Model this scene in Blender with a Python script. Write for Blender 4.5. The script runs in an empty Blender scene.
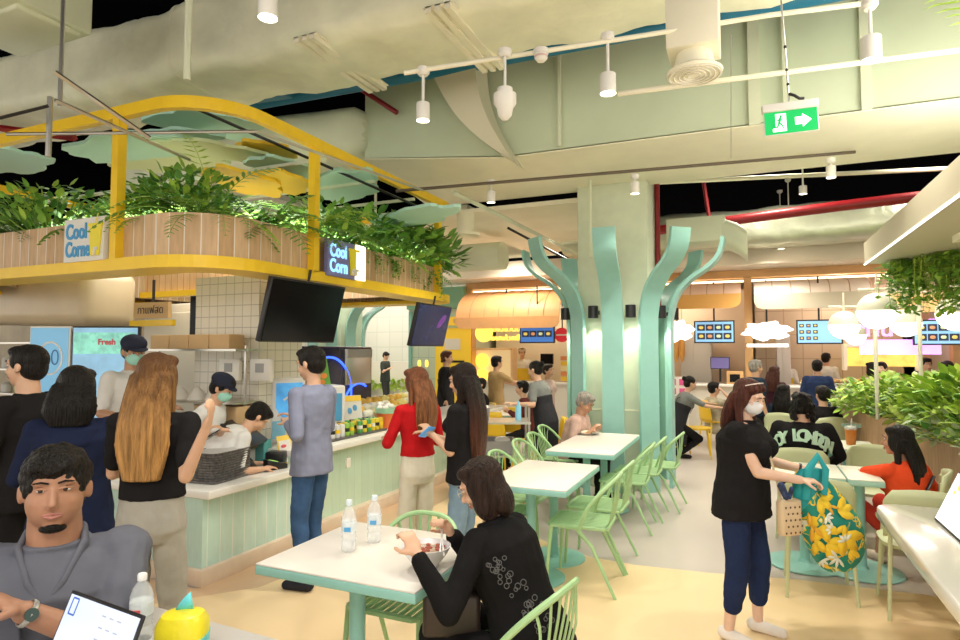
import bpy, math, random
from mathutils import Vector, Matrix, Euler
from math import sin, cos, pi, radians, sqrt, atan2
S = bpy.context.scene
COL = S.collection
PIT = 0.04914; YAW = 0.41351; CH = 1.68; FPX = 610.0
cd = bpy.data.cameras.new('camera'); cam = bpy.data.objects.new('camera', cd); COL.objects.link(cam)
cd.sensor_width = 36; cd.lens = FPX/960*36; cd.clip_start = .05; cd.clip_end = 200
cam.location = (0, 0, CH); cam.rotation_euler = (pi/2+PIT, 0, YAW)
S.camera = cam
S.view_settings.view_transform = 'Standard'; S.view_settings.look = 'None'
S.view_settings.gamma = 1; S.view_settings.use_curve_mapping = False
S.view_settings.exposure = 0.50
w = bpy.data.worlds.new('world'); S.world = w; w.use_nodes = True
w.node_tree.nodes['Background'].inputs[0].default_value = (1.0, .93, .82, 1)
w.node_tree.nodes['Background'].inputs[1].default_value = 1.25
def area(loc, size, power, col=(1, .94, .84), rot=(0, 0, 0), sy=None):
    l = bpy.data.lights.new('fill_area_light', 'AREA'); l.energy = power; l.color = col; l.size = size
    if sy: l.shape = 'RECTANGLE'; l.size_y = sy
    o = bpy.data.objects.new('fill_area_light', l); COL.objects.link(o); o.location = loc; o.rotation_euler = rot
    return o
def spot(loc, power, size=1.9, r=.06, col=(1, .92, .78), rot=(0, 0, 0)):
    l = bpy.data.lights.new('spot_beam', 'SPOT'); l.energy = power; l.color = col; l.spot_size = size; l.spot_blend = .6
    l.shadow_soft_size = r
    o = bpy.data.objects.new('spot_beam', l); COL.objects.link(o); o.location = loc; o.rotation_euler = rot
    return o
def bulb(loc, power, r=.1, col=(1, .86, .66)):
    l = bpy.data.lights.new('bulb', 'POINT'); l.energy = power; l.color = col; l.shadow_soft_size = r
    o = bpy.data.objects.new('bulb', l); COL.objects.link(o); o.location = loc
    return o
# unseen fill lights added to brighten the hall, in place of its downlights
area((-.5, -1.2, 4.2), 3.0, 150)
area((2.8, 3.2, 4.4), 2.4, 110)
for x_, y_, z_, p_ in ((-2.6, 9.4, 3.5, 90), (.4, 9.6, 4.6, 150), (2.6, 9.8, 4.6, 120), (.4, 11.7, 3.2, 70), (-4.4, 11.4, 3.6, 90), (2.6, 11.7, 3.2, 60), (.2, 7.0, 3.6, 60)): spot((x_, y_, z_), p_*1.15, 2.5, .25)  # added fill spots with no fixture, toward the column and shops
area((-5.0, 5.0, 3.05), 1.6, 45, rot=(0, 0, 0))
area((-9, 13, 3.8), 5, 260)  # added, with the next one, to lift the dull far wall
area((-13, 18.5, 4.1), 4, 110)
# added uplights without fixtures on kiosk canopy and hanging tray, to brighten the ceiling
area((-3.75, 5.2, 2.78), .25, 18, rot=(pi, 0, 0), sy=3.0)
area((-5.2, 3.5, 2.78), 2.2, 14, rot=(pi, 0, 0), sy=.25)
area((1.9, 4.5, 2.68), 1.2, 70, rot=(pi, 0, 0), sy=3.2)

# ---------------------------------------------------------------- materials
MATS = {}
def mat(name, col=0, rough=.5, metal=0, emit=0, ecol=None, var=0, vscale=8, bump=0, bscale=40, alpha=1, trans=0, coat=0, spec=None, stretch=None, ior=None, trl=0):
    if name in MATS: return MATS[name]
    m = bpy.data.materials.new(name); m.use_nodes = True; nt = m.node_tree; b = nt.nodes['Principled BSDF']
    I = b.inputs
    I['Base Color'].default_value = (*col, 1); I['Roughness'].default_value = rough; I['Metallic'].default_value = metal
    if spec is not None: I['Specular IOR Level'].default_value = spec
    if ior: I['IOR'].default_value = ior
    if emit: I['Emission Color'].default_value = (*(ecol or col), 1); I['Emission Strength'].default_value = emit
    if alpha < 1: I['Alpha'].default_value = alpha
    if trans: I['Transmission Weight'].default_value = trans
    if coat: I['Coat Weight'].default_value = coat; I['Coat Roughness'].default_value = .08
    if var or bump:
        tc = nt.nodes.new('ShaderNodeTexCoord'); mp = nt.nodes.new('ShaderNodeMapping'); nt.links.new(tc.outputs['Object'], mp.inputs[0])
        if stretch: mp.inputs['Scale'].default_value = stretch
    if var:
        n = nt.nodes.new('ShaderNodeTexNoise'); n.inputs['Scale'].default_value = vscale; n.inputs['Detail'].default_value = 4
        nt.links.new(mp.outputs[0], n.inputs['Vector'])
        mx = nt.nodes.new('ShaderNodeMix'); mx.data_type = 'RGBA'
        mr = nt.nodes.new('ShaderNodeMapRange'); mr.inputs[1].default_value = .3; mr.inputs[2].default_value = .7
        nt.links.new(n.outputs[0], mr.inputs[0]); nt.links.new(mr.outputs[0], mx.inputs[0])
        mx.inputs[6].default_value = (*[max(0, c*(1-var)) for c in col], 1); mx.inputs[7].default_value = (*[min(1, c*(1+var)) for c in col], 1)
        nt.links.new(mx.outputs[2], I['Base Color'])
    if bump:
        n2 = nt.nodes.new('ShaderNodeTexNoise'); n2.inputs['Scale'].default_value = bscale; n2.inputs['Detail'].default_value = 3
        nt.links.new(mp.outputs[0], n2.inputs['Vector'])
        bp = nt.nodes.new('ShaderNodeBump'); bp.inputs['Strength'].default_value = bump; bp.inputs['Distance'].default_value = .02
        nt.links.new(n2.outputs[0], bp.inputs['Height']); nt.links.new(bp.outputs[0], I['Normal'])
    MATS[name] = m
    return m
def stripes(name, cols, axis, period, gap=.06, gapcol=(.9, .9, .88), rough=.5, var=.12, bumpw=.5, coat=0, stretch=(1, 1, 6)):
    """planks or tiles along one object axis (0 x, 1 y, 2 z; 3 = angle-free arc length from uv)"""
    if name in MATS: return MATS[name]
    m = bpy.data.materials.new(name); m.use_nodes = True; nt = m.node_tree; b = nt.nodes['Principled BSDF']; N = nt.nodes.new; L = nt.links.new
    b.inputs['Roughness'].default_value = rough
    if coat: b.inputs['Coat Weight'].default_value = coat
    tc = N('ShaderNodeTexCoord'); sx = N('ShaderNodeSeparateXYZ')
    L(tc.outputs['UV' if axis == 3 else 'Object'], sx.inputs[0])
    d = N('ShaderNodeMath'); d.operation = 'DIVIDE'; d.inputs[1].default_value = period; L(sx.outputs[0 if axis == 3 else axis], d.inputs[0])
    fr = N('ShaderNodeMath'); fr.operation = 'FRACT'; L(d.outputs[0], fr.inputs[0])
    fl = N('ShaderNodeMath'); fl.operation = 'FLOOR'; L(d.outputs[0], fl.inputs[0])
    wn = N('ShaderNodeTexWhiteNoise'); wn.noise_dimensions = '1D'; L(fl.outputs[0], wn.inputs['W'])
    cr = N('ShaderNodeValToRGB'); cr.color_ramp.elements[0].color = (*cols[0], 1); cr.color_ramp.elements[1].color = (*cols[-1], 1)
    if len(cols) == 3: e = cr.color_ramp.elements.new(.5); e.color = (*cols[1], 1)
    L(wn.outputs[0], cr.inputs[0])
    mp = N('ShaderNodeMapping'); s = [7, 7, 7]; s = [7/a for a in stretch]; mp.inputs['Scale'].default_value = s; L(tc.outputs['Object'], mp.inputs[0])
    n = N('ShaderNodeTexNoise'); n.inputs['Scale'].default_value = 4; n.inputs['Detail'].default_value = 5; L(mp.outputs[0], n.inputs['Vector'])
    mr = N('ShaderNodeMapRange'); mr.inputs[1].default_value = .25; mr.inputs[2].default_value = .75; mr.inputs[3].default_value = 1-var; mr.inputs[4].default_value = 1+var; L(n.outputs[0], mr.inputs[0])
    mu = N('ShaderNodeVectorMath'); mu.operation = 'SCALE'; L(cr.outputs[0], mu.inputs[0]); L(mr.outputs[0], mu.inputs['Scale'])
    lt = N('ShaderNodeMath'); lt.operation = 'LESS_THAN'; lt.inputs[1].default_value = gap; L(fr.outputs[0], lt.inputs[0])
    mx = N('ShaderNodeMix'); mx.data_type = 'RGBA'; L(lt.outputs[0], mx.inputs[0]); L(mu.outputs[0], mx.inputs[6]); mx.inputs[7].default_value = (*gapcol, 1)
    L(mx.outputs[2], b.inputs['Base Color'])
    bp = N('ShaderNodeBump'); bp.invert = True; bp.inputs['Strength'].default_value = bumpw; bp.inputs['Distance'].default_value = .01
    L(lt.outputs[0], bp.inputs['Height']); L(bp.outputs[0], b.inputs['Normal'])
    MATS[name] = m
    return m
def tiles(name, col, gcol, sx, sz, rough=.25, mortar=.03, offset=0, axes='xz'):
    if name in MATS: return MATS[name]
    m = bpy.data.materials.new(name); m.use_nodes = True; nt = m.node_tree; b = nt.nodes['Principled BSDF']; N = nt.nodes.new; L = nt.links.new
    b.inputs['Roughness'].default_value = rough
    tc = N('ShaderNodeTexCoord'); sp = N('ShaderNodeSeparateXYZ'); L(tc.outputs['Object'], sp.inputs[0])
    ad = N('ShaderNodeMath'); ad.operation = 'ADD'; L(sp.outputs[0], ad.inputs[0]); L(sp.outputs[1], ad.inputs[1])
    cb = N('ShaderNodeCombineXYZ'); L(ad.outputs[0], cb.inputs[0]); L(sp.outputs[2], cb.inputs[1])
    br = N('ShaderNodeTexBrick'); br.offset = offset; br.inputs['Color1'].default_value = (*col, 1); br.inputs['Color2'].default_value = (*[c*.95 for c in col], 1)
    br.inputs['Mortar'].default_value = (*gcol, 1); br.inputs['Scale'].default_value = 1; br.inputs['Brick Width'].default_value = sx; br.inputs['Row Height'].default_value = sz
    br.inputs['Mortar Size'].default_value = mortar*sx; L(cb.outputs[0], br.inputs['Vector']); L(br.outputs[0], b.inputs['Base Color'])
    MATS[name] = m
    return m

# ---------------------------------------------------------------- meshes
class MB:
    def __init__(s): s.v = []; s.f = []; s.mi = []; s.m = 0; s.uv = {}
    def add(s, vs, fs):
        o = len(s.v); s.v += [tuple(p) for p in vs]; s.f += [tuple(i+o for i in f) for f in fs]; s.mi += [s.m]*len(fs); return s
    def box(s, c, d, rot=(0, 0, 0)):
        M = Euler(rot).to_matrix(); c = Vector(c)
        vs = [c+M@Vector((x*d[0]/2, y*d[1]/2, z*d[2]/2)) for x in (-1, 1) for y in (-1, 1) for z in (-1, 1)]
        return s.add(vs, [(0, 1, 3, 2), (4, 6, 7, 5), (0, 4, 5, 1), (2, 3, 7, 6), (0, 2, 6, 4), (1, 5, 7, 3)])
    def loft(s, rings, cap=True, closed=False):
        n = len(rings[0]); vs = [p for r in rings for p in r]; fs = []
        k = len(rings)
        for i in range(k if closed else k-1):
            a = i*n; b = ((i+1) % k)*n
            for j in range(n): fs.append((a+j, a+(j+1) % n, b+(j+1) % n, b+j))
        if cap and not closed: fs += [tuple(range(n))[::-1], tuple(range((k-1)*n, k*n))]
        return s.add(vs, fs)
    def ringz(s, c, rx, ry, n=16, e=2.0, tilt=None):
        out = []
        for i in range(n):
            a = 2*pi*i/n; ca, sa = cos(a), sin(a)
            x = rx*math.copysign(abs(ca)**(2/e), ca); y = ry*math.copysign(abs(sa)**(2/e), sa)
            v = Vector((x, y, 0))
            if tilt: v = tilt@v
            out.append(Vector(c)+v)
        return out
    def lathe(s, c, prof, n=20, rot=None):
        M = rot or Matrix.Identity(3)
        rings = [[Vector(c)+M@Vector((r*cos(2*pi*i/n), r*sin(2*pi*i/n), z)) for i in range(n)] for r, z in prof]
        return s.loft(rings)
    def cyl(s, a, b, r, r2=None, n=12):
        return s.tube([a, b], r, n=n, r2=r2)
    def tube(s, pts, r, n=8, closed=False, r2=None, flat=None):
        pts = [Vector(p) for p in pts]; k = len(pts); rings = []; up = None
        for i, p in enumerate(pts):
            if closed: t = pts[(i+1) % k]-pts[i-1]
            else: t = pts[min(i+1, k-1)]-pts[max(i-1, 0)]
            t.normalize()
            if up is None: up = Vector((0, 0, 1)) if abs(t.z) < .9 else Vector((0, 1, 0))
            sd = t.cross(up)
            if sd.length < 1e-4: sd = t.cross(Vector((1, 0, 0)))
            sd.normalize(); u = sd.cross(t).normalized(); up = u
            rr = r if r2 is None else r+(r2-r)*i/max(1, k-1)
            fx = flat or (1, 1)
            rings.append([p+(sd*cos(2*pi*j/n)*fx[0]+u*sin(2*pi*j/n)*fx[1])*rr for j in range(n)])
        return s.loft(rings, closed=closed)
    def ell(s, c, r, rot=None, n=14, k=10):
        M = rot or Matrix.Identity(3)
        rings = []
        for i in range(1, k):
            t = pi*i/k
            rings.append([Vector(c)+M@Vector((r[0]*sin(t)*cos(2*pi*j/n), r[1]*sin(t)*sin(2*pi*j/n), -r[2]*cos(t))) for j in range(n)])
        return s.loft(rings)
    def limb(s, a, b, ra, rb, n=12, sq=None):
        a, b = Vector(a), Vector(b); t = b-a; L = t.length
        if L < 1e-5: return s.ell(a, (ra,)*3)
        t /= L; up = Vector((0, 0, 1)) if abs(t.z) < .95 else Vector((0, 1, 0))
        x = t.cross(up).normalized(); y = x.cross(t)
        rings = []
        for q in (.15, .5, .8, .97): rings.append((a-t*ra*cos(q*pi/2), ra*sin(q*pi/2)))
        rings.append((a, ra)); rings.append((b, rb))
        for q in (.97, .8, .5, .15): rings.append((b+t*rb*cos(q*pi/2), rb*sin(q*pi/2)))
        sx, sy = sq or (1, 1)
        return s.loft([[c+(x*cos(2*pi*j/n)*sx+y*sin(2*pi*j/n)*sy)*r for j in range(n)] for c, r in rings])
    def poly(s, pts, h, axis=2, base=0):
        """closed outline in a plane, extruded along axis"""
        def P(p, t):
            return {2: (p[0], p[1], base+t), 1: (p[0], base+t, p[1]), 0: (base+t, p[0], p[1])}[axis]
        n = len(pts)
        return s.add([P(p, 0) for p in pts]+[P(p, h) for p in pts], [tuple(range(n))[::-1], tuple(range(n, 2*n))]+[(i, (i+1) % n, n+(i+1) % n, n+i) for i in range(n)])
    def build(s, name, m, parent=None, smooth=True, bevel=0, seg=2, angle=35, loc=None, rot=None, vox=0, sm=0, disp=None, solid=0, subd=0):
        me = bpy.data.meshes.new(name); me.from_pydata(s.v, [], s.f)
        for mm in (m if isinstance(m, (list, tuple)) else [m]): me.materials.append(mm)
        if any(s.mi): me.polygons.foreach_set('material_index', s.mi)
        me.update()
        o = bpy.data.objects.new(name, me); COL.objects.link(o)
        if parent is not None: o.parent = parent
        if loc is not None: o.location = loc
        if rot is not None: o.rotation_euler = rot
        if solid: q = o.modifiers.new('s', 'SOLIDIFY'); q.thickness = solid; q.offset = 0
        if subd: q = o.modifiers.new('u', 'SUBSURF'); q.levels = q.render_levels = subd
        if vox:
            q = o.modifiers.new('v', 'REMESH'); q.mode = 'VOXEL'; q.voxel_size = vox; q.use_smooth_shade = True
            if sm: q = o.modifiers.new('sm', 'SMOOTH'); q.factor = .5; q.iterations = sm
        if disp:
            tx = bpy.data.textures.get('fold%g' % disp[1]) or bpy.data.textures.new('fold%g' % disp[1], 'CLOUDS'); tx.noise_scale = disp[1]; tx.noise_depth = 1
            q = o.modifiers.new('d', 'DISPLACE'); q.texture = tx; q.strength = disp[0]; q.mid_level = .5; q.texture_coords = 'LOCAL'
        if bevel:
            q = o.modifiers.new('b', 'BEVEL'); q.width = bevel; q.segments = seg; q.limit_method = 'ANGLE'; q.angle_limit = radians(30); q.use_clamp_overlap = True
        if smooth and not vox:
            for p in me.polygons: p.use_smooth = True
            if not bevel: me.set_sharp_from_angle(angle=radians(angle))
        return o
def empty(name, loc, rz=0):
    o = bpy.data.objects.new(name, None); COL.objects.link(o); o.location = loc; o.rotation_euler = (0, 0, rz); o.empty_display_size = .1; return o
def tag(o, label, cat=None, group=None, kind=None):
    if label: o['label'] = label
    if cat: o['category'] = cat
    if group: o['group'] = group
    if kind: o['kind'] = kind
    return o
def thing(name, loc, label, cat, rz=0, group=None): return tag(empty(name, loc, rz), label, cat, group)
def struct(o): o['kind'] = 'structure'; return o
def kids(o): return [c for c in COL.objects if c.parent == o]
def copytree(o, parent=None):
    c = o.copy(); COL.objects.link(c); c.parent = parent
    for ch in kids(o): copytree(ch, c)
    return c
def copy_to(o, loc, rz, label=None, sc=None):
    c = copytree(o); c.location = loc; c.rotation_euler = (0, 0, rz)
    if sc: c.scale = (sc,)*3 if not isinstance(sc, tuple) else sc
    if label: c['label'] = label
    return c
def arc(cx, cy, r, a0, a1, n): return [(cx+r*cos(radians(a0+(a1-a0)*i/n)), cy+r*sin(radians(a0+(a1-a0)*i/n))) for i in range(n+1)]
R3 = Euler((PIT+pi/2, 0, YAW)).to_matrix()
def at(px, py, d):
    """point the photograph shows at a pixel, d metres in front of the camera"""
    return Vector((0, 0, CH))+R3@Vector(((px-480)/FPX, (320-py)/FPX, -1))*d
def text(name, body, size, m, parent, loc, rot, extr=.002, align='CENTER', ay='CENTER', bold=0, sx=1):
    c = bpy.data.curves.new(name, 'FONT'); c.body = body; c.size = size; c.extrude = extr; c.align_x = align; c.align_y = ay; c.offset = bold; c.resolution_u = 4
    t = bpy.data.objects.new(name, c); COL.objects.link(t); dg = bpy.context.evaluated_depsgraph_get(); dg.update()
    me = bpy.data.meshes.new_from_object(t.evaluated_get(dg)); bpy.data.objects.remove(t); bpy.data.curves.remove(c)
    me.materials.clear(); me.materials.append(m); me.name = name
    o = bpy.data.objects.new(name, me); COL.objects.link(o); o.parent = parent; o.location = loc; o.rotation_euler = rot; o.scale = (sx, 1, 1)
    return o
# ================================================================ palette
cream = mat('cream_paint', (.90, .86, .68), .55, var=.05, vscale=2)
ductm = mat('duct_wrap', (.86, .86, .66), .5, var=.1, vscale=2.5, bump=.5, bscale=5)
ductm2 = mat('duct_paint', (.72, .76, .58), .5, var=.06, vscale=2)
sage = mat('sage_paint', (.62, .70, .52), .55, var=.05, vscale=1.5)
palesage = mat('pale_sage', (.68, .74, .58), .5, var=.04)
darkv = mat('dark_void', (.005, .005, .006), .9, spec=0)
teal = mat('teal_paint', (.29, .59, .54), .42, var=.04)
yel = mat('yellow_steel', (.98, .64, .02), .38, var=.05)
white = mat('white_paint', (.82, .80, .74), .5)
whiteg = mat('white_gloss', (.85, .84, .80), .18, coat=.3)
black = mat('black_plastic', (.015, .015, .017), .35)
steel = mat('steel', (.62, .60, .55), .28, metal=.9)
redm = mat('red_paint', (.26, .008, .012), .4)
blue = mat('blue_pipe', (.01, .17, .30), .4)
wood = stripes('wood_slats', [(.58, .37, .19), (.72, .50, .29), (.64, .42, .24)], 3, .115, .07, (.86, .80, .70), .5, .16)
glow = mat('lamp_glow', (1, .95, .85), emit=9, ecol=(1, .93, .80))
glowsoft = mat('globe_glow', (1, .97, .92), emit=2.2, ecol=(1, .93, .84))

# ================================================================ floor
def floormat(name, col):
    return mat(name, col, .36, var=.035, vscale=1.3, spec=.35)
fl = struct(MB().box((-4, 10, -.05), (44, 40, .1)).build('floor', floormat('floor_grey', (.52, .47, .43)), smooth=False))
z1 = [(-3.35, -4), (6, -4), (6, 5.3), (2.2, 5.25), (1.27, 5.14), (.3, 5.1), (-.3, 4.98), (-.85, 4.93), (-1.2, 4.97), (-2.0, 5.4), (-2.15, 6.4), (-2.2, 9.2), (-3.3, 9.2), (-3.15, 6.5), (-3.05, 4.4), (-3.2, 3.4), (-3.9, 2.6), (-6, 2.3), (-6, -4)]
struct(MB().poly(z1, .004).build('floor_zone_1', floormat('floor_cream', (.84, .64, .38)), smooth=False))
z2 = [(-3.05, 4.4), (-3.15, 6.5), (-3.3, 9.2), (-4.2, 9.2), (-3.6, 3.2), (-7, 3.2), (-7, 2.3), (-6, 2.3), (-3.9, 2.6), (-3.2, 3.4)]
struct(MB().poly(z2, .0035).build('floor_zone_2', mat('floor_tan', (.66, .45, .28), .3, var=.1, vscale=3, stretch=(1, .2, 1)), smooth=False))

# ================================================================ ceiling
struct(MB().box((-6, 10, 6.2), (48, 40, .1)).build('ceiling', darkv, smooth=False))
# long beam / wrapped duct crossing the hall
b = MB()
b.add([(-4.2, 6.1, 4.0), (-2.35, 6.1, 3.79), (9, 6.1, 3.72), (9, 7.75, 3.75), (-4.2, 7.75, 3.78), (-4.2, 6.1, 5.3), (9, 6.1, 5.6), (9, 7.75, 5.6), (-4.2, 7.75, 5.3)],
      [(0, 5, 6, 2, 1), (0, 1, 2, 3, 4), (3, 7, 8, 4), (0, 4, 8, 5), (5, 8, 7, 6), (2, 6, 7, 3)])
struct(b.build('ceiling_beam', [sage], smooth=False))
struct(MB().add([(-4.2, 6.08, 3.98), (-2.35, 6.08, 3.765), (9, 6.08, 3.70), (9, 7.76, 3.73), (-4.2, 7.76, 3.76)], [(0, 1, 2, 3, 4)]).build('ceiling_beam_underside', cream, smooth=False, solid=.012))
# flat soffits
struct(MB().poly([(-4.0, 7.78), (-1.9, 7.78), (-1.9, 10.6), (-4.0, 12)], .06, base=3.62).build('ceiling_soffit_1', cream, smooth=False))
struct(MB().box((-4, 12.65, 3.28), (14, 1.4, .1)).build('ceiling_soffit_2', white, smooth=False))
struct(MB().box((-1.6, 11.95, 3.38), (13.5, .06, .32)).build('ceiling_fascia', mat('fascia', (.78, .70, .58), .6), smooth=False))
struct(MB().box((-13, 15.5, 4.2), (12, 16, .1)).build('ceiling_far', mat('far_ceiling', (.75, .74, .66), .6), smooth=False))
struct(MB().box((-7.2, 11.0, 3.9), (6.5, 5.0, .08)).build('ceiling_soffit_3', cream, smooth=False))
# walls
struct(MB().box((0, 17.0, 1.9), (14, .1, 4.0)).build('wall_back', mat('shop_back', (.74, .58, .42), .6), smooth=False))
struct(MB().box((-14, 21, 2.2), (18, .1, 4.4)).build('wall_far', tiles('far_wall', (.80, .80, .70), (.66, .68, .6), .6, .6, .5), smooth=False))
struct(MB().box((-6.1, 15.0, 1.6), (.12, 3.8, 3.2)).build('wall_shop_left', palesage, smooth=False))
struct(MB().box((-10.3, 6.2, 1.15), (8.2, .1, 2.3)).build('wall_kiosk_back', mat('kiosk_back', (.62, .52, .36), .5, var=.15, vscale=3), smooth=False))
struct(MB().box((7.2, 9, 2), (.1, 16, 4)).build('wall_right', mat('right_wall', (.75, .62, .45), .6), smooth=False))

# ---------------------------------------------------------------- ducts
def rrect(w, h, r, n=5):
    o = []
    for cx, cy, a in ((w/2-r, h/2-r, 0), (-w/2+r, h/2-r, 90), (-w/2+r, -h/2+r, 180), (w/2-r, -h/2+r, 270)):
        o += arc(cx, cy, r, a, a+90, n)
    return o
def ductx(name, x0, x1, y, z, w, h, r, m, label, dz=0, ribs=(), n=30, bulge=0, disp=None):
    b = MB(); sec = rrect(w, h, r); rings = []
    xs = sorted(set([x0+(x1-x0)*i/n for i in range(n+1)]))
    for x in xs:
        s = 1+bulge*abs(sin(x*2.1))
        rings.append([(x, y+p[0]*s, z+dz*(x-x0)/(x1-x0)+p[1]*s) for p in sec])
    b.loft(rings)
    for x in ribs:
        t = dz*(x-x0)/(x1-x0)
        b.loft([[(x+q, y+p[0]*g, z+t+p[1]*g) for p in sec] for q, g in ((-.05, 1.0), (-.045, 1.07), (.045, 1.07), (.05, 1.0))])
    o = b.build(name, m, disp=disp, subd=1 if disp else 0)
    return tag(o, label, 'duct')
ductx('air_duct', -9.5, 2.9, 4.68, 4.86, .98, .74, .17, ductm, 'large wrapped air duct crossing above the kiosk and the spotlights', dz=-.22, ribs=(-6.9, -5.2), n=60, bulge=.05, disp=(.10, .35))
b = MB()
for i, x in enumerate((-3.55, -2.25)):
    b = MB(); b.box((x+.085, 4.68, 4.40-i*.03), (.26, 1.15, .012))
    for j in range(3): b.box((x+j*.085, 4.68, 4.38-i*.03), (.05, 1.15, .05))
    tag(b.build('duct_bracket', cream, smooth=False), ('ribbed metal strap under the large duct above the kiosk ring', 'ribbed metal strap under the large duct near the pale rail')[i], 'bracket')
# box duct at the upper left
b = MB(); b.box((-5.55, 2.95, 4.66), (1.0, .72, .62)); b.box((-5.5, 3.0, 4.34), (.8, .5, .05))
tag(b.build('duct_box', ductm2, bevel=.02), 'square sage duct box hanging above the kiosk corner', 'duct')
# curved transition panel
pts = []
for i in range(13):
    t = i/12; x0 = -3.12+1.0*t**1.0-.12*sin(pi*t); z0 = 4.75-1.17*t-.06*sin(pi*t)
    pts.append((x0, z0))
top = [(-2.58+.42*(i/12)-.10*sin(pi*i/12)*1.1, 4.82-1.2*(i/12)) for i in range(13)]
b = MB(); n = 13
b.loft([[(p[0], 5.75, p[1]), (q[0], 5.72, q[1]), (q[0], 6.06, q[1]), (p[0], 6.06, p[1])] for p, q in zip(pts, top)])
tag(b.build('duct_elbow', mat('elbow', (.74, .70, .54), .5)), 'curved pale metal duct elbow dropping over the long beam', 'duct')
# left half of the wrapped duct that flows to the beam
b = MB(); rings = []
for i in range(13):
    t = i/12; x = -8.5+4.4*t; zc = 4.72-.1*t; h = .9-.35*t
    rings.append([(x, 6.5+p[0], zc-.3+p[1]) for p in rrect(1.2, h, .15)])
b.loft(rings)
tag(b.build('air_duct', ductm2, disp=(.05, .4), subd=1), 'sage air duct running behind the hanging cloud panels', 'duct')
# blue pipe, red pipes
tag(MB().tube([(-6.5, 5.75, 4.80), (-3, 5.75, 4.72), (1.2, 5.75, 4.68)], .085, n=12).build('water_pipe', blue), 'thick blue pipe in the dark gap behind the large duct', 'pipe')
tag(MB().box((-5.0, 5.3, 4.66), (.55, .3, .16), (0, .05, 0)).build('pipe_saddle', blue, bevel=.02), 'blue metal saddle box beside the blue pipe', 'box')
tag(MB().tube([(-4.6, 5.9, 5.1), (-3.7, 6.02, 4.45)], .03).build('sprinkler_pipe', redm), 'slanting red sprinkler pipe above the beam', 'pipe')
tag(MB().tube([(-2.5, 9.9, 3.50), (1.2, 9.9, 3.72), (5.5, 9.9, 3.9)], .075, n=12).build('sprinkler_pipe', redm), 'long horizontal red sprinkler pipe before the shops', 'pipe')
tag(MB().tube([(-1.05, 8.15, 2.1), (-1.05, 8.15, 4.4)], .035, n=10).build('sprinkler_pipe', redm), 'vertical red sprinkler pipe beside the tree column', 'pipe')
b = MB(); b.tube([(-.62, 9.9, 4.6), (-.5, 9.9, 3.65)], .03)
tag(b.build('sprinkler_pipe', redm), 'short red branch pipe joining the long horizontal one', 'pipe')
ductx('air_duct', -3.2, 6, 11.2, 3.72, .8, .62, .22, mat('foil', (.62, .66, .50), .32, metal=.35, var=.12, vscale=3, bump=.8, bscale=6), 'silver green insulated duct under the long red pipe', n=30, disp=(.08, .4))
# sage bent duct right of column
b = MB(); pts = [(-.55, 8.6, 3.3), (-.2, 8.6, 3.25), (.0, 8.7, 3.1)]
b.box((-.62, 8.9, 3.30), (.75, .6, .34)); b.loft([[(-.3+dx, 8.9+p[0]*s, 3.28-.1*i+p[1]*s) for p in rrect(.6, .34, .1)] for i, (dx, s) in enumerate(((0, 1), (.2, 1.05), (.32, 1.1)))])
tag(b.build('duct_elbow', ductm2, bevel=.015), 'sage duct elbow beside the red riser pipe', 'duct')
ductx('air_duct', -5.2, -3.7, 9.4, 3.25, .5, .45, .2, ductm2, 'short sage duct behind the kiosk leaves', n=4)
# beam cross ribs and thin rods
for i, (x, l) in enumerate(((-1.75, 'metal seam strip on the beam left of the diffuser'), (.35, 'metal seam strip on the beam above the exit sign'))):
    tag(MB().box((x, 6.06, 4.6), (.03, .03, 1.6)).build('seam_strip', ductm2, smooth=False), l, 'strip')
rods = [((-4.12, 2.5, 3.28), 4.6, .014, 'thin steel rod by the duct box'), ((-4.19, 2.48, 2.95), 3.35, .018, 'short grey rod over the fern planter'), ((-3.34, 2.82, 3.45), 5.2, .024, 'white square hanger post over the yellow ring'),
        ((-4.75, 2.4, 3.2), 4.8, .02, 'sage rod at the edge of the kiosk'), ((-4.9, 7.4, 2.6), 5.2, .02, 'dark rod behind the kiosk ring'), ((-1.72, 7.25, 2.8), 3.8, .02, 'dark conduit before the tree column')]
for p, zt, r, l in rods:
    tag(MB().cyl(p, (p[0], p[1], zt), r, n=8).build('hanger_rod', steel if r < .02 else ductm2), l, 'rod')
b = MB(); b.tube([(-4.6, 2.45, 3.15), (-3.1, 3.2, 3.2), (-2.9, 5.2, 3.25)], .012); tag(b.build('cable_tray_rail', steel), 'thin steel rail around the cloud panels', 'rail')
def strut(a, c, r, l, m=steel): return tag(MB().cyl(a, c, r, n=4).build('support_channel', m, smooth=False), l, 'channel')
strut(at(55, 72, 3.6), at(150, 138, 3.9), .014, 'slotted steel channel slanting below the wrapped duct')
strut(at(55, 100, 3.5), at(190, 160, 4.4), .012, 'lower slotted steel channel beside the ring corner')
strut(at(0, 118, 3.9), at(48, 106, 3.9), .012, 'dark thin bar near the top of the leaves', black)
strut(at(195, 108, 5.2), at(430, 212, 6.6), .015, 'long dark bar running behind the yellow ring', black)
strut(at(453, 192, 6.9), at(585, 258, 11.6), .03, 'pale green rail slanting toward the tree column', palesage)
strut(at(508, 228, 8.5), at(572, 262, 9.5), .02, 'dark lighting track behind the tree ribs', black)
strut(at(0, 128, 5.4), at(75, 138, 5.2), .03, 'dull red sprinkler bar behind the ring corner', redm)
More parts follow.
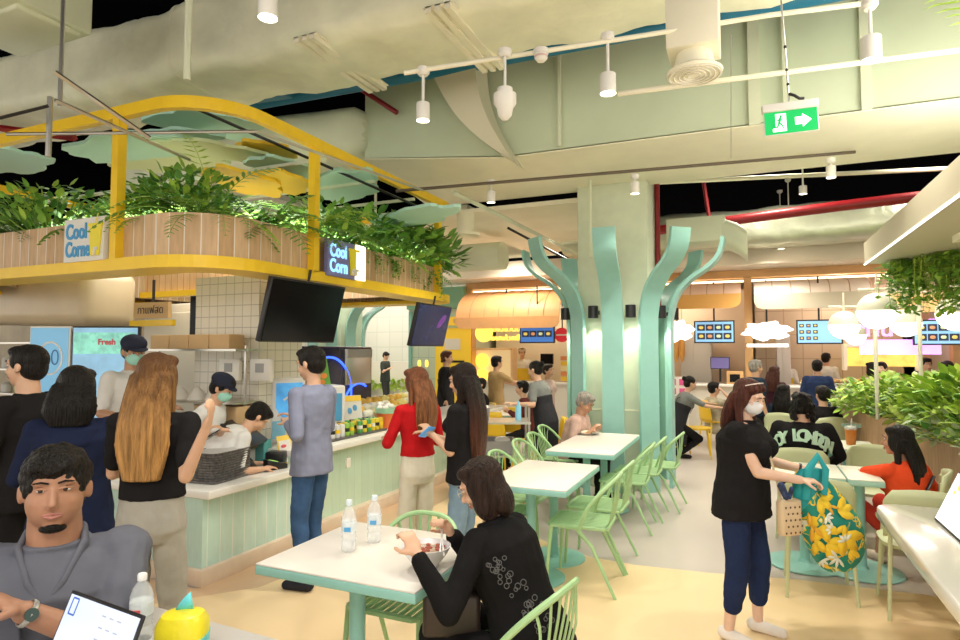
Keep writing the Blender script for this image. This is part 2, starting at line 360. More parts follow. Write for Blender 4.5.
# ================================================================ kiosk
def ringpath(x0, x1, y0, y1, r, n=10, rs=None):
    rs = rs or (r, r, r, r)
    p = arc(x1-rs[0], y0+rs[0], rs[0], -90, 0, n)+arc(x1-rs[1], y1-rs[1], rs[1], 0, 90, n)+arc(x0+rs[2], y1-rs[2], rs[2], 90, 180, n)+arc(x0+rs[3], y0+rs[3], rs[3], 180, 270, n)
    return p
def sweep(mb, path, prof, closed=True):
    """prof: closed (offset outwards, z) outline carried along a plan path"""
    n = len(path); rings = []
    for i, p in enumerate(path):
        a = Vector(path[i-1] if (i or closed) else path[0]); c = Vector(path[(i+1) % n] if (i < n-1 or closed) else path[-1])
        t = (c-a).normalized(); nn = Vector((t.y, -t.x))
        rings.append([(p[0]+nn.x*o, p[1]+nn.y*o, z) for o, z in prof])
    return mb.loft(rings, closed=closed, cap=not closed)
def band(name, path, z0, z1, m, parent=None, off=0, closed=True):
    vs = []; fs = []; us = []; s = 0; n = len(path); pts = list(path)+([path[0]] if closed else []); acc = [0]
    for i in range(1, len(pts)): acc.append(acc[-1]+(Vector(pts[i])-Vector(pts[i-1])).length)
    for p in pts: vs += [(p[0], p[1], z0), (p[0], p[1], z1)]
    for i in range(len(pts)-1): fs.append((2*i, 2*i+2, 2*i+3, 2*i+1)); us += [(acc[i], z0), (acc[i+1], z0), (acc[i+1], z1), (acc[i], z1)]
    me = bpy.data.meshes.new(name); me.from_pydata(vs, [], fs); uv = me.uv_layers.new(name='u')
    for i, q in enumerate(us): uv.data[i].uv = q
    me.materials.append(m); o = bpy.data.objects.new(name, me); COL.objects.link(o); o.parent = parent
    q = o.modifiers.new('s', 'SOLIDIFY'); q.thickness = .04; q.offset = -1
    return o
RP = ringpath(-7.6, -3.41, 3.06, 7.05, .5, rs=(.52, .4, .4, .6))
RPW = ringpath(-7.55, -3.45, 3.10, 7.0, .5, rs=(.50, .38, .4, .6))
canopy = thing('kiosk_canopy', (0, 0, 0), 'yellow steel ring canopy with wood slat planter over the drinks kiosk', 'canopy')
def sq(z, w=.075, h=.085): return [(w/2, z-h/2), (w/2, z+h/2), (-w/2, z+h/2), (-w/2, z-h/2)]
sweep(MB(), RP, sq(3.47, .06, .09)).build('top_rail', yel, canopy, smooth=False)
sweep(MB(), RP, [(.035, 2.27), (.035, 2.36), (-.03, 2.36), (-.03, 2.31), (-.30, 2.31), (-.30, 2.27)]).build('bottom_rail', yel, canopy, smooth=False)
for p in ((-4.33, 3.07), (-3.41, 4.20), (-3.42, 6.52), (-7.0, 3.07), (-6.5, 7.0), (-7.6, 5)):
    MB().box((p[0], p[1], 2.9), (.07, .07, 1.1)).build('post', yel, canopy, smooth=False)
for y in (4.4, 5.2, 6.0): MB().box((-5.5, y, 3.40), (4.1, .03, .03)).build('cross_rail', palesage, canopy, smooth=False)
pw = band('slat_panel', RPW, 2.34, 2.68, wood, canopy)
inner = ringpath(-7.1, -3.9, 3.6, 6.5, .5)
band('slat_panel', inner, 2.34, 2.66, wood, canopy)
sweep(MB(), RPW, [(-.05, 2.58), (-.05, 2.62), (-.42, 2.62), (-.42, 2.58)]).build('planter_soil', mat('soil', (.07, .05, .03), .9), canopy, smooth=False)
IR2 = ringpath(-7.2, -5.9, 3.4, 4.9, .1)
ih = thing('inner_canopy', (0, 0, 0), 'small wood slat hood with yellow rim inside the kiosk', 'canopy')
MB().box((-5.3, 4.6, 2.44), (1.35, .05, .3)).build('slat_panel', stripes('wood_slats_x', [(.62, .38, .2), (.74, .5, .3)], 0, .09, .07, (.3, .18, .08)), ih, smooth=False)
MB().box((-5.3, 4.58, 2.27), (1.4, .1, .06)).build('rim', yel, ih, smooth=False)

# counter
ctile = stripes('teal_tile_y', [(.47, .70, .63), (.56, .77, .70), (.52, .73, .66)], 1, .118, .06, (.80, .86, .78), .12, .04, coat=.5, stretch=(1, 1, 3))
ctilex = stripes('teal_tile_x', [(.47, .70, .63), (.56, .77, .70)], 0, .118, .05, (.62, .74, .66), .12, .04, coat=.5, stretch=(1, 1, 3))
cgreen = stripes('sage_tile_y', [(.52, .70, .56), (.58, .75, .60)], 1, .12, .04, (.46, .62, .50), .16, .03, coat=.3)
baseb = mat('base_board', (.74, .60, .46), .45, var=.05)
ct = thing('kiosk_counter', (0, 0, 0), 'low kiosk counter clad in vertical teal tiles with pale stone top', 'counter')
MB().box((-3.95, 3.80, .36), (.70, 1.08, .50)).build('tile_front', ctile, ct, smooth=False)
MB().box((-5.6, 3.5, .36), (2.7, .50, .499)).build('tile_side', ctilex, ct, smooth=False)
MB().box((-4.0, 6.75, .43), (.72, 4.9, .62)).build('tile_back_section', cgreen, ct, smooth=False)
MB().box((-3.93, 3.80, .645), (.82, 1.12, .06)).build('countertop', whiteg, ct, bevel=.008)
MB().box((-5.65, 3.48, .643), (2.7, .56, .06)).build('countertop', whiteg, ct, bevel=.008)
MB().box((-3.98, 6.75, .765), (.86, 4.9, .06)).build('countertop', whiteg, ct, bevel=.008)
MB().box((-3.92, 6.2, .06), (.72, 5.95, .12)).build('base_board', baseb, ct, bevel=.006)
MB().box((-5.6, 3.47, .055), (2.7, .52, .11)).build('base_board', baseb, ct, bevel=.006)
MB().box((-3.53, 4.9, .60), (.02, .06, .09)).build('socket', white, ct, bevel=.004)

# tiled pillar in the kiosk
tp = struct(MB().box((-4.52, 4.62, 1.19), (.80, .6, 2.38)).build('pillar_tiled', tiles('white_tile', (.76, .72, .62), (.42, .40, .34), .105, .105, .2, .035), smooth=False))
# left curved stainless hood
b = MB(); b.loft([[(-8.4+.0*k, 3.9, 1.98), (-8.4, 3.9, 2.5), (-8.4, 4.5, 2.5), (-8.4, 4.5, 1.98)] for k in (0,)]+[[(-5.95, 3.9, 1.92), (-5.95, 3.9, 2.5), (-5.95, 4.5, 2.5), (-5.95, 4.5, 1.92)]])
tag(b.build('vent_hood', mat('beige_hood', (.66, .54, .36), .3, var=.06, vscale=3), bevel=.12, seg=5), 'tan rounded hood hanging inside the kiosk', 'hood')

def sticker(mb, c, r, axis): pass
# signs ---------------------------------------------------------------
def coolsign(loc, rz, bg, tc, label, cut):
    t = thing('kiosk_sign', loc, label, 'sign', rz)
    MB().box((0, 0, 0), (.46, .04, .33)).build('board', bg, t, smooth=False)
    for s, z in (('Cool', .062), ('Corn' if cut else 'Corne', -.075)):
        text('lettering', s, .165, tc, t, (-.205, -.024, z), (pi/2, 0, 0), .004, 'LEFT', bold=.004, sx=.74 if s != 'Corne' else .66)
    cup = MB(); cup.poly([(.10, -.13), (.19, -.13), (.215, .095), (.08, .095)], .012, axis=1, base=-.034)
    cup.poly([(.07, .095), (.225, .095), (.225, .115), (.07, .115)], .014, axis=1, base=-.036)
    cup.add([(.14, -.03, .115), (.17, -.03, .19), (.18, -.03, .185), (.152, -.03, .112)], [(0, 1, 2, 3)])
    cup.build('cup_mark', mat('cup_yellow', (.92, .78, .03), .4), t, smooth=False)
    text('lettering', 'r' if not cut else 'er', .12, white, t, (.16, -.038, -.09), (pi/2, 0, 0), .002, bold=.004)
    return t
coolsign((-4.62, 3.03, 2.52), 0, white, mat('sign_blue', (.06, .35, .68), .4), 'white Cool Corner sign with blue letters on the wood slats', 0)
coolsign((-3.37, 4.55, 2.50), pi/2, mat('sign_violet', (.22, .22, .46), .4), mat('sign_lit', (.4, .75, 1), .4, emit=.8, ecol=(.25, .62, 1)), 'lit blue Cool Corner sign on a dark board beside a yellow post', 1)
MB().box((-3.345, 4.80, 2.50), (.02, .15, .33)).build('lit_panel', mat('lit_cream', (.95, .95, .8), .4, emit=.9, ecol=(1, .97, .8)))
bpy.data.objects['lit_panel'].parent = bpy.data.objects['kiosk_sign.001']; bpy.data.objects['lit_panel'].matrix_parent_inverse = (Matrix.Translation((-3.37, 4.55, 2.50))@Matrix.Rotation(pi/2, 4, 'Z')).inverted()

# televisions -----------------------------------------------------------
def tv(name, c, w, h, rot, m, label, cat='television', frame=black, rod=0):
    t = thing(name, c, label, cat); t.rotation_euler = rot
    MB().box((0, 0, 0), (w, .045, h)).build('casing', frame, t, bevel=.006)
    MB().box((0, -.026, 0), (w-.03, .006, h-.03)).build('screen', m, t, smooth=False)
    if rod: MB().cyl((0, .02, h/2), (0, .02, h/2+rod), .012, n=8).build('hanger', black, t)
    return t
scrdark = mat('screen_off', (.004, .004, .006), .15, spec=.2)
tv('television', (-3.42, 4.10, 2.00), .93, .52, (radians(14), 0, pi/2), scrdark, 'large switched off black television under the yellow rail', rod=.1)
m = mat('screen_space', (.01, .015, .05), .2, emit=.10, ecol=(.06, .10, .35), var=.9, vscale=5)
t = tv('television', (-3.42, 6.34, 1.97), .82, .50, (radians(14), 0, pi/2), m, 'television showing a dark blue and purple picture', rod=.1)
MB().ell((.20, -.031, .06), (.12, .003, .05), Matrix.Rotation(-.7, 3, 'Y')).build('picture_glow', mat('purple_px', (.16, .05, .30), .5, emit=.12, ecol=(.45, .12, .7)), t)

# cloud shaped panels ------------------------------------------------------
def cloud(c, sx, sy, m, label, seed, rz=0):
    random.seed(seed); pts = []; n = 36; ph = [random.uniform(0, 6) for _ in range(4)]
    for i in range(n):
        a = 2*pi*i/n; r = 1+.10*sin(5*a+ph[0])+.07*sin(9*a+ph[1])+.05*abs(sin(7*a+ph[2]))
        pts.append((cos(a)*r*sx, sin(a)*r*sy))
    o = MB().poly(pts, .03).build('cloud_panel', m, smooth=False, loc=c, rot=(0, 0, rz)); tag(o, label, 'panel', 'hanging cloud panels')
    return o
cg = mat('cloud_mint', (.50, .80, .68), .5); cg2 = mat('cloud_lime', (.70, .82, .48), .5); cy = mat('cloud_yellow', (.90, .60, .03), .5)
cl = [((125, 149), 3.3, .48, .34, cg, 'mint cloud panel lowest toward the ring corner'), ((178, 139), 3.28, .30, .24, cg, 'mint cloud panel next to the yellow post top'), ((208, 127), 3.32, .38, .42, cg, 'mint cloud panel highest of the hanging clouds'),
      ((215, 152), 3.26, .34, .26, cg2, 'lime cloud panel among mint ones'), ((267, 151), 3.22, .20, .22, cy, 'yellow cloud panel on its own beside the lime one'), ((285, 170), 3.2, .28, .30, cg, 'mint cloud panel below the lone yellow one'),
      ((245, 184), 3.22, .35, .3, cy, 'yellow cloud panel half hidden by ferns'), ((280, 184), 3.1, .28, .3, cy, 'yellow cloud panel behind the fern tips'), ((345, 188), 3.25, .5, .35, cg, 'mint cloud panel behind the long ring rail'),
      ((415, 218), 3.12, .45, .3, cg, 'pale mint cloud panel at the narrow ring end'), ((8, 163), 3.3, .4, .35, cg, 'mint cloud panel at the ring\'s outer side'), ((170, 163), 3.3, .5, .3, cg2, 'lime cloud panel under the mint clouds')]
Rr = R3
for i, (p, z, sx, sy, m, l) in enumerate(cl):
    d = Rr@Vector(((p[0]-480)/FPX, (320-p[1])/FPX, -1)); t = (5.7 if i < 8 else 6.3)+.12*(i % 3)
    c = Vector((0, 0, CH))+d*t; cloud(c, sx*1.35, sy*.9, m, l, i+3, .3*i)
# ================================================================ lamps and ceiling fittings
def spotlamp(px, py, d, r, h, label, stem=.35, on=60, sensor=0):
    c = at(px, py, d); t = thing('spotlight', c, label, 'spotlight', group='white cylinder spotlights')
    b = MB()
    if sensor: b.lathe((0, 0, 0), [(0.01, .13), (.05, .13), (.05, .10), (.075, .09), (.075, .03), (.055, .0), (.045, -.05), (.02, -.08), (0.002, -.085)], 20)
    else: b.lathe((0, 0, 0), [(r*.9, -h/2+.03), (r, -h/2), (r, h/2-.004), (r*.96, h/2), (.001, h/2)], 24)
    b.build('housing', mat('lamp_white', (.86, .84, .78), .4), t)
    MB().cyl((0, 0, h/2), (0, 0, h/2+stem), .010, n=8).build('stem', white, t)
    MB().lathe((0, 0, h/2+stem-.03), [(.03, 0), (.045, .02), (.045, .05), (.001, .055)], 14).build('ceiling_rose', white, t)
    if not sensor:
        MB().lathe((0, 0, -h/2+.025), [(.001, 0), (r*.82, 0), (r*.82, -.004), (.001, -.004)], 20).build('lens', glow, t)
        spot((c.x, c.y, c.z-h/2-.01), on, 2.0, .045)
    return t
spotlamp(268, 8, 3.2, .05, .11, 'white spotlight at the top edge under the wrapped duct')
spotlamp(423, 112, 4.1, .045, .12, 'white spotlight hanging before the curved duct elbow', .22)
spotlamp(608, 84, 4.0, .052, .13, 'white spotlight hanging between two pale rails', .25)
spotlamp(871, 49, 3.6, .055, .14, 'white spotlight right of the exit sign near the top', .2)
spotlamp(491, 197, 6.4, .045, .12, 'white spotlight on the dark track under the soffit', .1)
spotlamp(635, 188, 6.3, .045, .12, 'white spotlight on the dark track near the tree column', .06)
spotlamp(831, 172, 6.2, .045, .12, 'white spotlight at the end of the dark track', .06)
spotlamp(803, 190, 7.5, .045, .10, 'small white spotlight on a thin drop rod', .35, 40)
spotlamp(789, 226, 10, .055, .12, 'small white box light over the foil duct', .7, 0)
spotlamp(781, 246, 10.5, .055, .10, 'lowest small white box light over the shops', .9, 0)
t = spotlamp(505, 108, 4.0, .05, .1, 'white smoke detector head hanging below the rail', .32, 0, 1); t['category'] = 'detector'; t.name = 'smoke_detector'; del t['group']
t = thing('smoke_detector', at(541, 57, 4.0), 'round white smoke detector with pink ring by the rail', 'detector')
MB().lathe((0, 0, 0), [(.001, .05), (.05, .05), (.05, .02), (.042, .015), (.042, -.01), (.025, -.03), (.001, -.032)], 18).build('housing', white, t)
MB().lathe((0, 0, -.001), [(.0435, .008), (.0435, -.006), (.03, -.006)], 18).build('ring', mat('pinkish', (.7, .5, .45), .5), t)
def rail(pts, r, m, l, name='conduit_rail'): return tag(MB().tube(pts, r, n=10).build(name, m), l, 'rail')
rail([at(404, 73, 4.1), at(640, 36, 4.0), at(770, 15, 3.9), at(860, 4, 3.8)], .016, cream, 'pale conduit rail carrying the upper spotlights')
rail([at(618, 94, 4.25), at(640, 91, 4.2), at(960, 50, 4.2)], .018, cream, 'pale conduit rail passing behind the round diffuser')
rail([at(396, 191, 6.3), at(855, 152, 6.2)], .016, mat('track', (.12, .09, .06), .5), 'long dark lighting track below the beam', 'lighting_track')
for i, (x, d) in enumerate(((728, 6.0), (800, 6.05))):
    pass
rail([at(731, 35, 4.6), at(731, 158, 6.0)], .004, steel, 'thin vertical wire between beam and track', 'wire')
rail([at(645, 183, 8.3), at(960, 168, 8.5)], .03, cream, 'pale rail along the rear edge of the beam')
rail([at(660, 238, 9.0), at(590, 240, 9.0), at(560, 243, 9.0)], .02, cream, 'pale pipe crossing behind the tree rib tops')
b = MB(); b.box((.1, 6.08, 4.25), (.10, .05, 1.0)); tag(b.build('conduit_channel', ductm2, smooth=False), 'vertical sage channel on the beam near the exit sign', 'channel')
b = MB(); b.box((.98, 6.08, 4.25), (.08, .05, 1.0)); tag(b.build('conduit_channel', ductm2, smooth=False), 'vertical sage channel on the beam beside the upper spotlight', 'channel')
# diffuser
t = thing('air_diffuser', (-.29, 4.2, 3.50), 'round white air diffuser below a square duct drop', 'diffuser'); t.scale = (.9, .9, .95)
b = MB(); b.box((0, 0, .48), (.36, .34, .66)); b.build('duct_drop', cream, t, bevel=.008)
MB().lathe((0, 0, 0), [(.195, .0), (.2, .02), (.15, .05), (.12, .17), (.001, .17)], 28).build('collar', cream, t)
for k in range(5):
    r = .17-.034*k; MB().lathe((0, 0, 0), [(r+.004, .03-.001*k), (r+.014, -.006), (r+.008, -.008), (r-.006, .028)], 28).build('ring', white, t)
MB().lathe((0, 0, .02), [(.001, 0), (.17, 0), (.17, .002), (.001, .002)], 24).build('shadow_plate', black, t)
t = thing('air_diffuser', at(466, 236, 8.2), 'small round diffuser beyond the kiosk leaves', 'diffuser')
MB().lathe((0, 0, 0), [(.19, 0), (.19, .03), (.12, .05), (.12, .3), (.001, .3)], 24).build('collar', cream, t)
# exit sign
c = at(790.5, 119, 3.7)
t = thing('exit_sign', c, 'green exit sign with running figure and arrow hanging from a rod', 'sign', radians(9))
t.rotation_euler = (0, radians(-2.5), radians(9)); t.scale = (.9,)*3
MB().box((0, 0, .085), (.345, .05, .055)).build('housing', white, t, bevel=.004)
MB().box((0, 0, -.02), (.335, .016, .165)).build('frame', white, t, bevel=.003)
grn = mat('exit_green', (.0, .42, .10), .4, emit=.4, ecol=(0, .50, .10)); wl = mat('exit_white', (1, 1, 1), .4, emit=1.3, ecol=(.95, 1, .95))
MB().box((0, -.009, -.02), (.325, .004, .152)).build('green_panel', grn, t, smooth=False)
MB().poly([(.025, -.045), (.07, -.045), (.07, -.065), (.125, -.02), (.07, .025), (.07, .005), (.025, .005)], .002, axis=1, base=-.0125).build('arrow', wl, t, smooth=False)
b = MB(); b.poly([(-.115, -.08), (-.03, -.08), (-.03, .04), (-.095, .04), (-.095, -.045), (-.115, -.06)], .002, axis=1, base=-.0125); b.build('door_mark', wl, t, smooth=False)
b = MB()
for a, c2, r in (((-.062, .022), (-.062, .022), .009), ((-.066, .008), (-.074, -.022), .009), ((-.074, -.022), (-.056, -.040), .006), ((-.056, -.04), (-.05, -.06), .005), ((-.074, -.022), (-.086, -.05), .006), ((-.086, -.05), (-.108, -.052), .005), ((-.066, .006), (-.048, -.008), .004), ((-.067, .004), (-.088, -.006), .004)):
    b.limb((a[0], -.0145, a[1]), (c2[0], -.0145, c2[1]), r, r, 8, sq=(1, .25) if 0 else None)
b.build('running_figure', grn, t)
MB().tube([(0, 0, .11), (0, 0, .50), (-.01, 0, 1.42)], .006).build('rod', steel, t)
b = MB(); b.tube([(.0, -.01, .17), (.03, -.02, .15), (.06, -.01, .13), (.09, 0, .13)], .010); b.ell((0, 0, .24), (.01, .01, .012)); b.ell((0, 0, .34), (.01, .01, .012)); b.ell((0, 0, .50), (.01, .01, .014)); b.build('cable', black, t)
text('print', 'SUNNY  EMERGENCY', .018, black, t, (.01, -.027, .088), (pi/2, 0, 0), .0005) if 0 else None
# hanging planter board over the aisle
t = thing('hanging_planter', (0, 0, 0), 'cream ceiling tray with lit lower edge holding hanging vines', 'planter')
b = MB(); b.poly([(1.0, 6.45), (1.0, 2.6), (2.9, 2.6), (2.9, 6.45)], .03, base=2.46); b.build('tray_base', mat('tray', (.62, .58, .44), .5), t, smooth=False)
b = MB(); b.box((1.0, 4.5, 2.555), (.03, 3.9, .19)); b.box((1.95, 6.45, 2.555), (1.9, .03, .19)); b.build('tray_side', mat('tray_side', (.66, .60, .46), .5), t, smooth=False)
MB().box((.985, 4.5, 2.455), (.012, 3.9, .012)).build('led_strip', mat('ledstrip', (1, .97, .9), .5, emit=1.5, ecol=(1, .95, .85)), t, smooth=False)
MB().box((1.95, 5.0, 2.44), (1.3, .22, .05)).build('bracket', cream, t, smooth=False)
# globe lamps
fr = thing('globe_lamp_stand', (0, 0, 0), 'cream metal pole frame carrying globe lamps above the hedge', 'lamp frame')
pm = mat('frame_cream', (.74, .70, .58), .4)
def P3(px, py, d): return at(px, py, d)
for (a, c2, nm) in ((P3(875, 330, 6.9), P3(875, 372, 6.9), 'pole'), (P3(858, 290, 6.4), P3(990, 291, 6.0), 'bar'), (P3(828, 307, 6.9), P3(922, 307, 6.9), 'bar'), (P3(918, 290, 6.4), P3(918, 385, 6.4), 'pole')):
    if nm == 'pole': MB().cyl((a.x, a.y, a.z), (a.x, a.y, .9), .021, n=10).build(nm, pm, fr)
    else: MB().cyl(a, (c2.x, c2.y, a.z), .016, n=10).build(nm, pm, fr)
globes = [(877, 311, 6.2, .185, 'largest globe lamp under the cream bar, half cream half white'), (844, 325, 6.7, .155, 'globe lamp hanging lower beside the largest one, toward the menu screen'), (906, 323, 6.7, .152, 'globe lamp on the short bar behind the pole'),
          (855, 335, 7.6, .125, 'small globe lamp tucked lowest behind the others'), (957, 313, 6.1, .18, 'globe lamp cut by the picture edge near the menu screens')]
for px, py, d, r, l in globes:
    c = at(px, py, d); t = thing('globe_lamp', c, l, 'lamp', group='globe lamps above the hedge')
    top = [(r*cos(a*pi/16), r*sin(a*pi/16)) for a in range(0, 8)]+[(.001, r)]
    bot = [(.001, -r)]+[(r*cos(a*pi/16), r*sin(a*pi/16)) for a in range(-7, 1)]
    MB().lathe((0, 0, 0), top, 28).build('shade', mat('globe_cap', (.72, .70, .58), .45), t)
    MB().lathe((0, 0, 0), bot, 28).build('diffuser', glowsoft, t)
    MB().cyl((0, 0, r), (0, 0, r+.20), .01, n=8).build('stem', pm, t)
# ================================================================ shop fronts (plane y = 13)
oak = mat('oak', (.70, .42, .18), .5, var=.08, vscale=3); oak2 = mat('oak_light', (.80, .56, .32), .5, var=.05)
orange = mat('awning_orange', (.86, .46, .20), .5, var=.04); pinkw = mat('awning_pale', (.86, .74, .66), .5); pinks = mat('awning_pink', (.86, .60, .48), .5); beige = mat('awning_hem', (.60, .54, .42), .5)
led = mat('led', (1, .9, .7), emit=2, ecol=(1, .86, .55)); ledw = mat('ledw', (1, .95, .9), emit=3.0, ecol=(1, .93, .82))
def Y(px, py, y):
    d = R3@Vector(((px-480)/FPX, (320-py)/FPX, -1)); return Vector((0, 0, CH))+d*(y/d.y)
struct(MB().box((0.2, 13.0, 3.17), (12.4, .25, .17)).build('trim_header', oak, smooth=False))
for i, x in enumerate((-5.93, -3.5, .02, 3.3)):
    struct(MB().box((x, 13.0, 1.55), (.14, .25, 3.1)).build('trim_post_%d' % (i+1), oak, smooth=False))
struct(MB().box((0, 12.98, 3.03), (12, .04, .04)).build('trim_light_line', led, smooth=False))
def awning(x0, x1, z0, z1, y0, y1, m, hem, label, hz=.28, n=8, slant=.2):
    t = thing('awning', (x0, y0, 0), label, 'awning'); y0_ = y0
    prof = []
    for i in range(9):
        a = i/8; prof.append((y0+(y1-y0)*sin(a*pi/2)**.9, z1+(z0-z1)*(1-cos(a*pi/2))))
    W = x1-x0; b = MB()
    rings = []
    for k in range(n+1):
        f = k/n; rings.append([(W*f+slant*(1-0)*(0 if True else 0), p[0]-y0, p[1]) for p in prof]+[(W*f, p[0]-y0+.03, p[1]-.03) for p in prof[::-1]])
    b.loft(rings); b.build('canopy', m, t, angle=40)
    MB().poly([(0, z0+.02), (0, z0-hz*.5), (.05, z0-hz*.85), (.15, z0-hz), (W-.15, z0-hz), (W-.05, z0-hz*.85), (W, z0-hz*.5), (W, z0+.02)], .03, axis=1, base=y1-y0-.015).build('hem', hem, t, smooth=False)
    b = MB()
    for k in range(1, n): b.tube([(W*k/n, p[0]-y0-.004*(1 if y1 < y0 else -1), p[1]+.004) for p in prof], .007, n=4)
    b.build('seam', mat('seam', (.52, .33, .22), .6), t)
    return t
awning(-5.75, -3.45, 2.35, 3.0, 12.9, 11.8, orange, orange, 'big orange curved awning over the noodle shop', .22, 7)
awning(-3.0, -1.3, 2.55, 3.0, 12.95, 12.2, mat('awning_yellow', (.88, .66, .04), .5), mat('awning_yellow'if 0 else 'awning_olive', (.62, .50, .02), .5), 'yellow awning next to the big orange one', .25, 4)
awning(-1.9, -.1, 2.72, 3.0, 12.95, 12.35, pinks, mat('hem_orange', (.82, .44, .12), .5), 'pale awning with orange hem right behind the column', .25, 6)
awning(.12, 1.95, 2.68, 3.0, 12.95, 12.25, pinkw, beige, 'cream awning with beige hem above the white script sign', .26, 6)
awning(2.0, 5.6, 2.62, 3.0, 12.95, 12.4, pinks, mat('hem_orange2', (.84, .52, .24), .5), 'pink awning with orange hem behind the globe lamps', .3, 9)
# interiors: back counters, partitions, shelves
def wallbox(name, c, s, m): return struct(MB().box(c, s).build(name, m, smooth=False))
wallbox('wall_shop_1', (-4.3, 14.4, 1.5), (3.1, .1, 3.0), mat('shop_cream', (.82, .72, .56), .6))
wallbox('wall_shop_2', (-1.37, 14.4, 1.5), (2.7, .1, 3.0), mat('shop_peach', (.84, .66, .50), .6))
wallbox('wall_shop_3', (1.6, 14.4, 1.5), (2.9, .1, 3.0), tiles('shop_tile', (.80, .64, .46), (.6, .44, .3), .35, .5, .5))
wallbox('wall_shop_4', (4.6, 14.4, 1.5), (3.6, .1, 3.0), mat('shop_brown', (.66, .44, .30), .6, var=.2, vscale=2))
for i, x in enumerate((-2.75, .02, 3.3)): wallbox('wall_divider_%d' % (i+1), (x, 13.8, 1.5), (.1, 1.3, 3.0), mat('divider', (.62, .54, .46), .6))
def fascia(x0, x1, h, m, label):
    t = thing('shop_counter', ((x0+x1)/2, 12.9, 0), label, 'counter')
    MB().box((0, 0, h/2), (x1-x0, .55, h)).build('front', m, t, smooth=False)
    MB().box((0, -.02, h+.02), (x1-x0+.04, .65, .05)).build('worktop', whiteg, t, bevel=.01)
    return t
fascia(-5.85, -2.85, .95, mat('cf1', (.76, .72, .64), .5), 'pale counter of the noodle shop under the orange awning')
fascia(-2.65, -.08, .98, mat('cf2', (.80, .76, .68), .5), 'white counter behind the tree column')
fascia(.12, 3.2, .98, mat('cf3', (.80, .72, .64), .5), 'long cream counter under the cream awning')
fascia(3.4, 6.6, .98, mat('cf4', (.70, .56, .42), .5), 'tan counter behind the hedge')
# grey fridge doors, cabinets
def cabinet(px, py0, py1, w_, y, m, label, door=1):
    c = Y(px, (py0+py1)/2, y); h = Y(px, py0, y).z-Y(px, py1, y).z
    c.z = (c.z+h/2)/2; h = c.z*2; t = thing('tall_cabinet', c, label, 'cabinet'); MB().box((0, 0, 0), (w_, .5, h)).build('body', m, t, bevel=.01)
    if door: MB().box((w_*.2, -.26, 0), (w_*.56, .02, h*.9)).build('door', m, t, bevel=.006)
    return t
cabinet(697, 335, 392, .62, 13.9, mat('greydoor', (.60, .58, .54), .4), 'grey tall cabinet left of the menu screens')
cabinet(783, 335, 380, .25, 13.9, mat('greydoor2', (.72, .70, .66), .4), 'narrow pale cabinet behind the white script sign')
# menu screens
def menu(px0, py0, px1, py1, y, rows, cols, label, bgc=(.24, .48, .76), empt=0):
    a = Y(px0, py0, y); c = Y(px1, py1, y); W = c.x-a.x; Hh = abs(a.z-c.z)
    t = thing('menu_screen', ((a.x+c.x)/2, y, (a.z+c.z)/2), label, 'screen', group='blue menu screens above the shops')
    MB().box((0, 0, 0), (W, .05, Hh)).build('casing', black, t, smooth=False)
    MB().box((0, -.027, 0), (W-.05, .006, Hh-.05)).build('screen', mat('menublue%g' % bgc[2], bgc, .4, emit=.5, ecol=bgc), t, smooth=False)
    MB().cyl((0, 0, Hh/2), (0, 0, 3.0-t.location.z), .015, n=6).build('hanger', black, t)
    dk = mat('dish_tile', (.03, .04, .10), .4, emit=.0, ecol=(.05, .06, .2)); fd = [mat('food1', (.7, .55, .15), .5, emit=.4, ecol=(.7, .5, .12)), mat('food2', (.55, .62, .40), .5, emit=.4, ecol=(.5, .6, .35)), mat('food3', (.6, .3, .15), .5, emit=.4, ecol=(.6, .25, .1))]
    for r in range(rows):
        for k in range(cols):
            x = (-.5+(k+.5)/cols)*(W-.10); z = (.5-(r+.5)/rows)*(Hh-.10)
            s = min((W-.1)/cols, (Hh-.1)/rows)*.90
            if empt: x = -W*.46+(k+.5)*W*.45/cols; s *= .7
            p = MB().box((x, -.033, z), (s, .004, s*.86)).build('dish_tile', dk, t, smooth=False)
            MB().ell((x, -.037, z), (s*.30, .006, s*.24), n=10, k=6).build('dish', fd[(r*3+k*5) % 3 if k != cols-1 else 0], p)
    return t
menu(694, 321, 735, 343, 12.6, 2, 4, 'blue menu screen with eight dishes beside the wooden post')
menu(796, 320, 843, 344, 12.4, 3, 3, 'blue menu screen with dishes on one half only', empt=1)
menu(912, 320, 975, 345, 12.4, 2, 5, 'blue menu screen behind the globe lamps')
menu(520, 325, 555, 343, 11.9, 1, 4, 'darker blue menu screen under the big orange awning', bgc=(.05, .16, .48))
# signs
def lit(name, body, px, py, y, size, m, label, parent=None):
    c = Y(px, py, y); t = thing(name, c, label, 'sign'); text('lettering', body, size, m, t, (0, 0, 0), (pi/2, 0, 0), .015, bold=size*.02); MB().box((0, .03, (3.0-c.z)/2), (.03, .02, 3.0-c.z)).build('hanger', black, t, smooth=False); return t
signw = mat('sign_white', (1, 1, 1), .4, emit=1.1, ecol=(1, .95, .88)); signy = mat('sign_yellow', (1, .8, .2), .4, emit=1.0, ecol=(1, .66, .08)); signp = mat('sign_purple', (.9, .5, 1), .4, emit=1.1, ecol=(.75, .35, 1))
t = lit('shop_sign', 'ก๋วยเตี๋ยวต้มยำ', 506, 329, 12.3, .17, signy, 'yellow glowing lettering under the big orange awning')
text('lettering', 'นายเฮงก๋วยเตี๋ยว', .14, signy, t, (0, 0, -.2), (pi/2, 0, 0), .015, bold=.004)
c = Y(484, 333, 12.3); t = thing('round_sign', c, 'round glowing yellow sign beside the yellow lettering', 'sign'); MB().lathe((0, 0, 0), [(.001, -.03), (.2, -.03), (.2, .03), (.001, .03)], 24, Matrix.Rotation(pi/2, 3, 'X')).build('disc', signy, t)
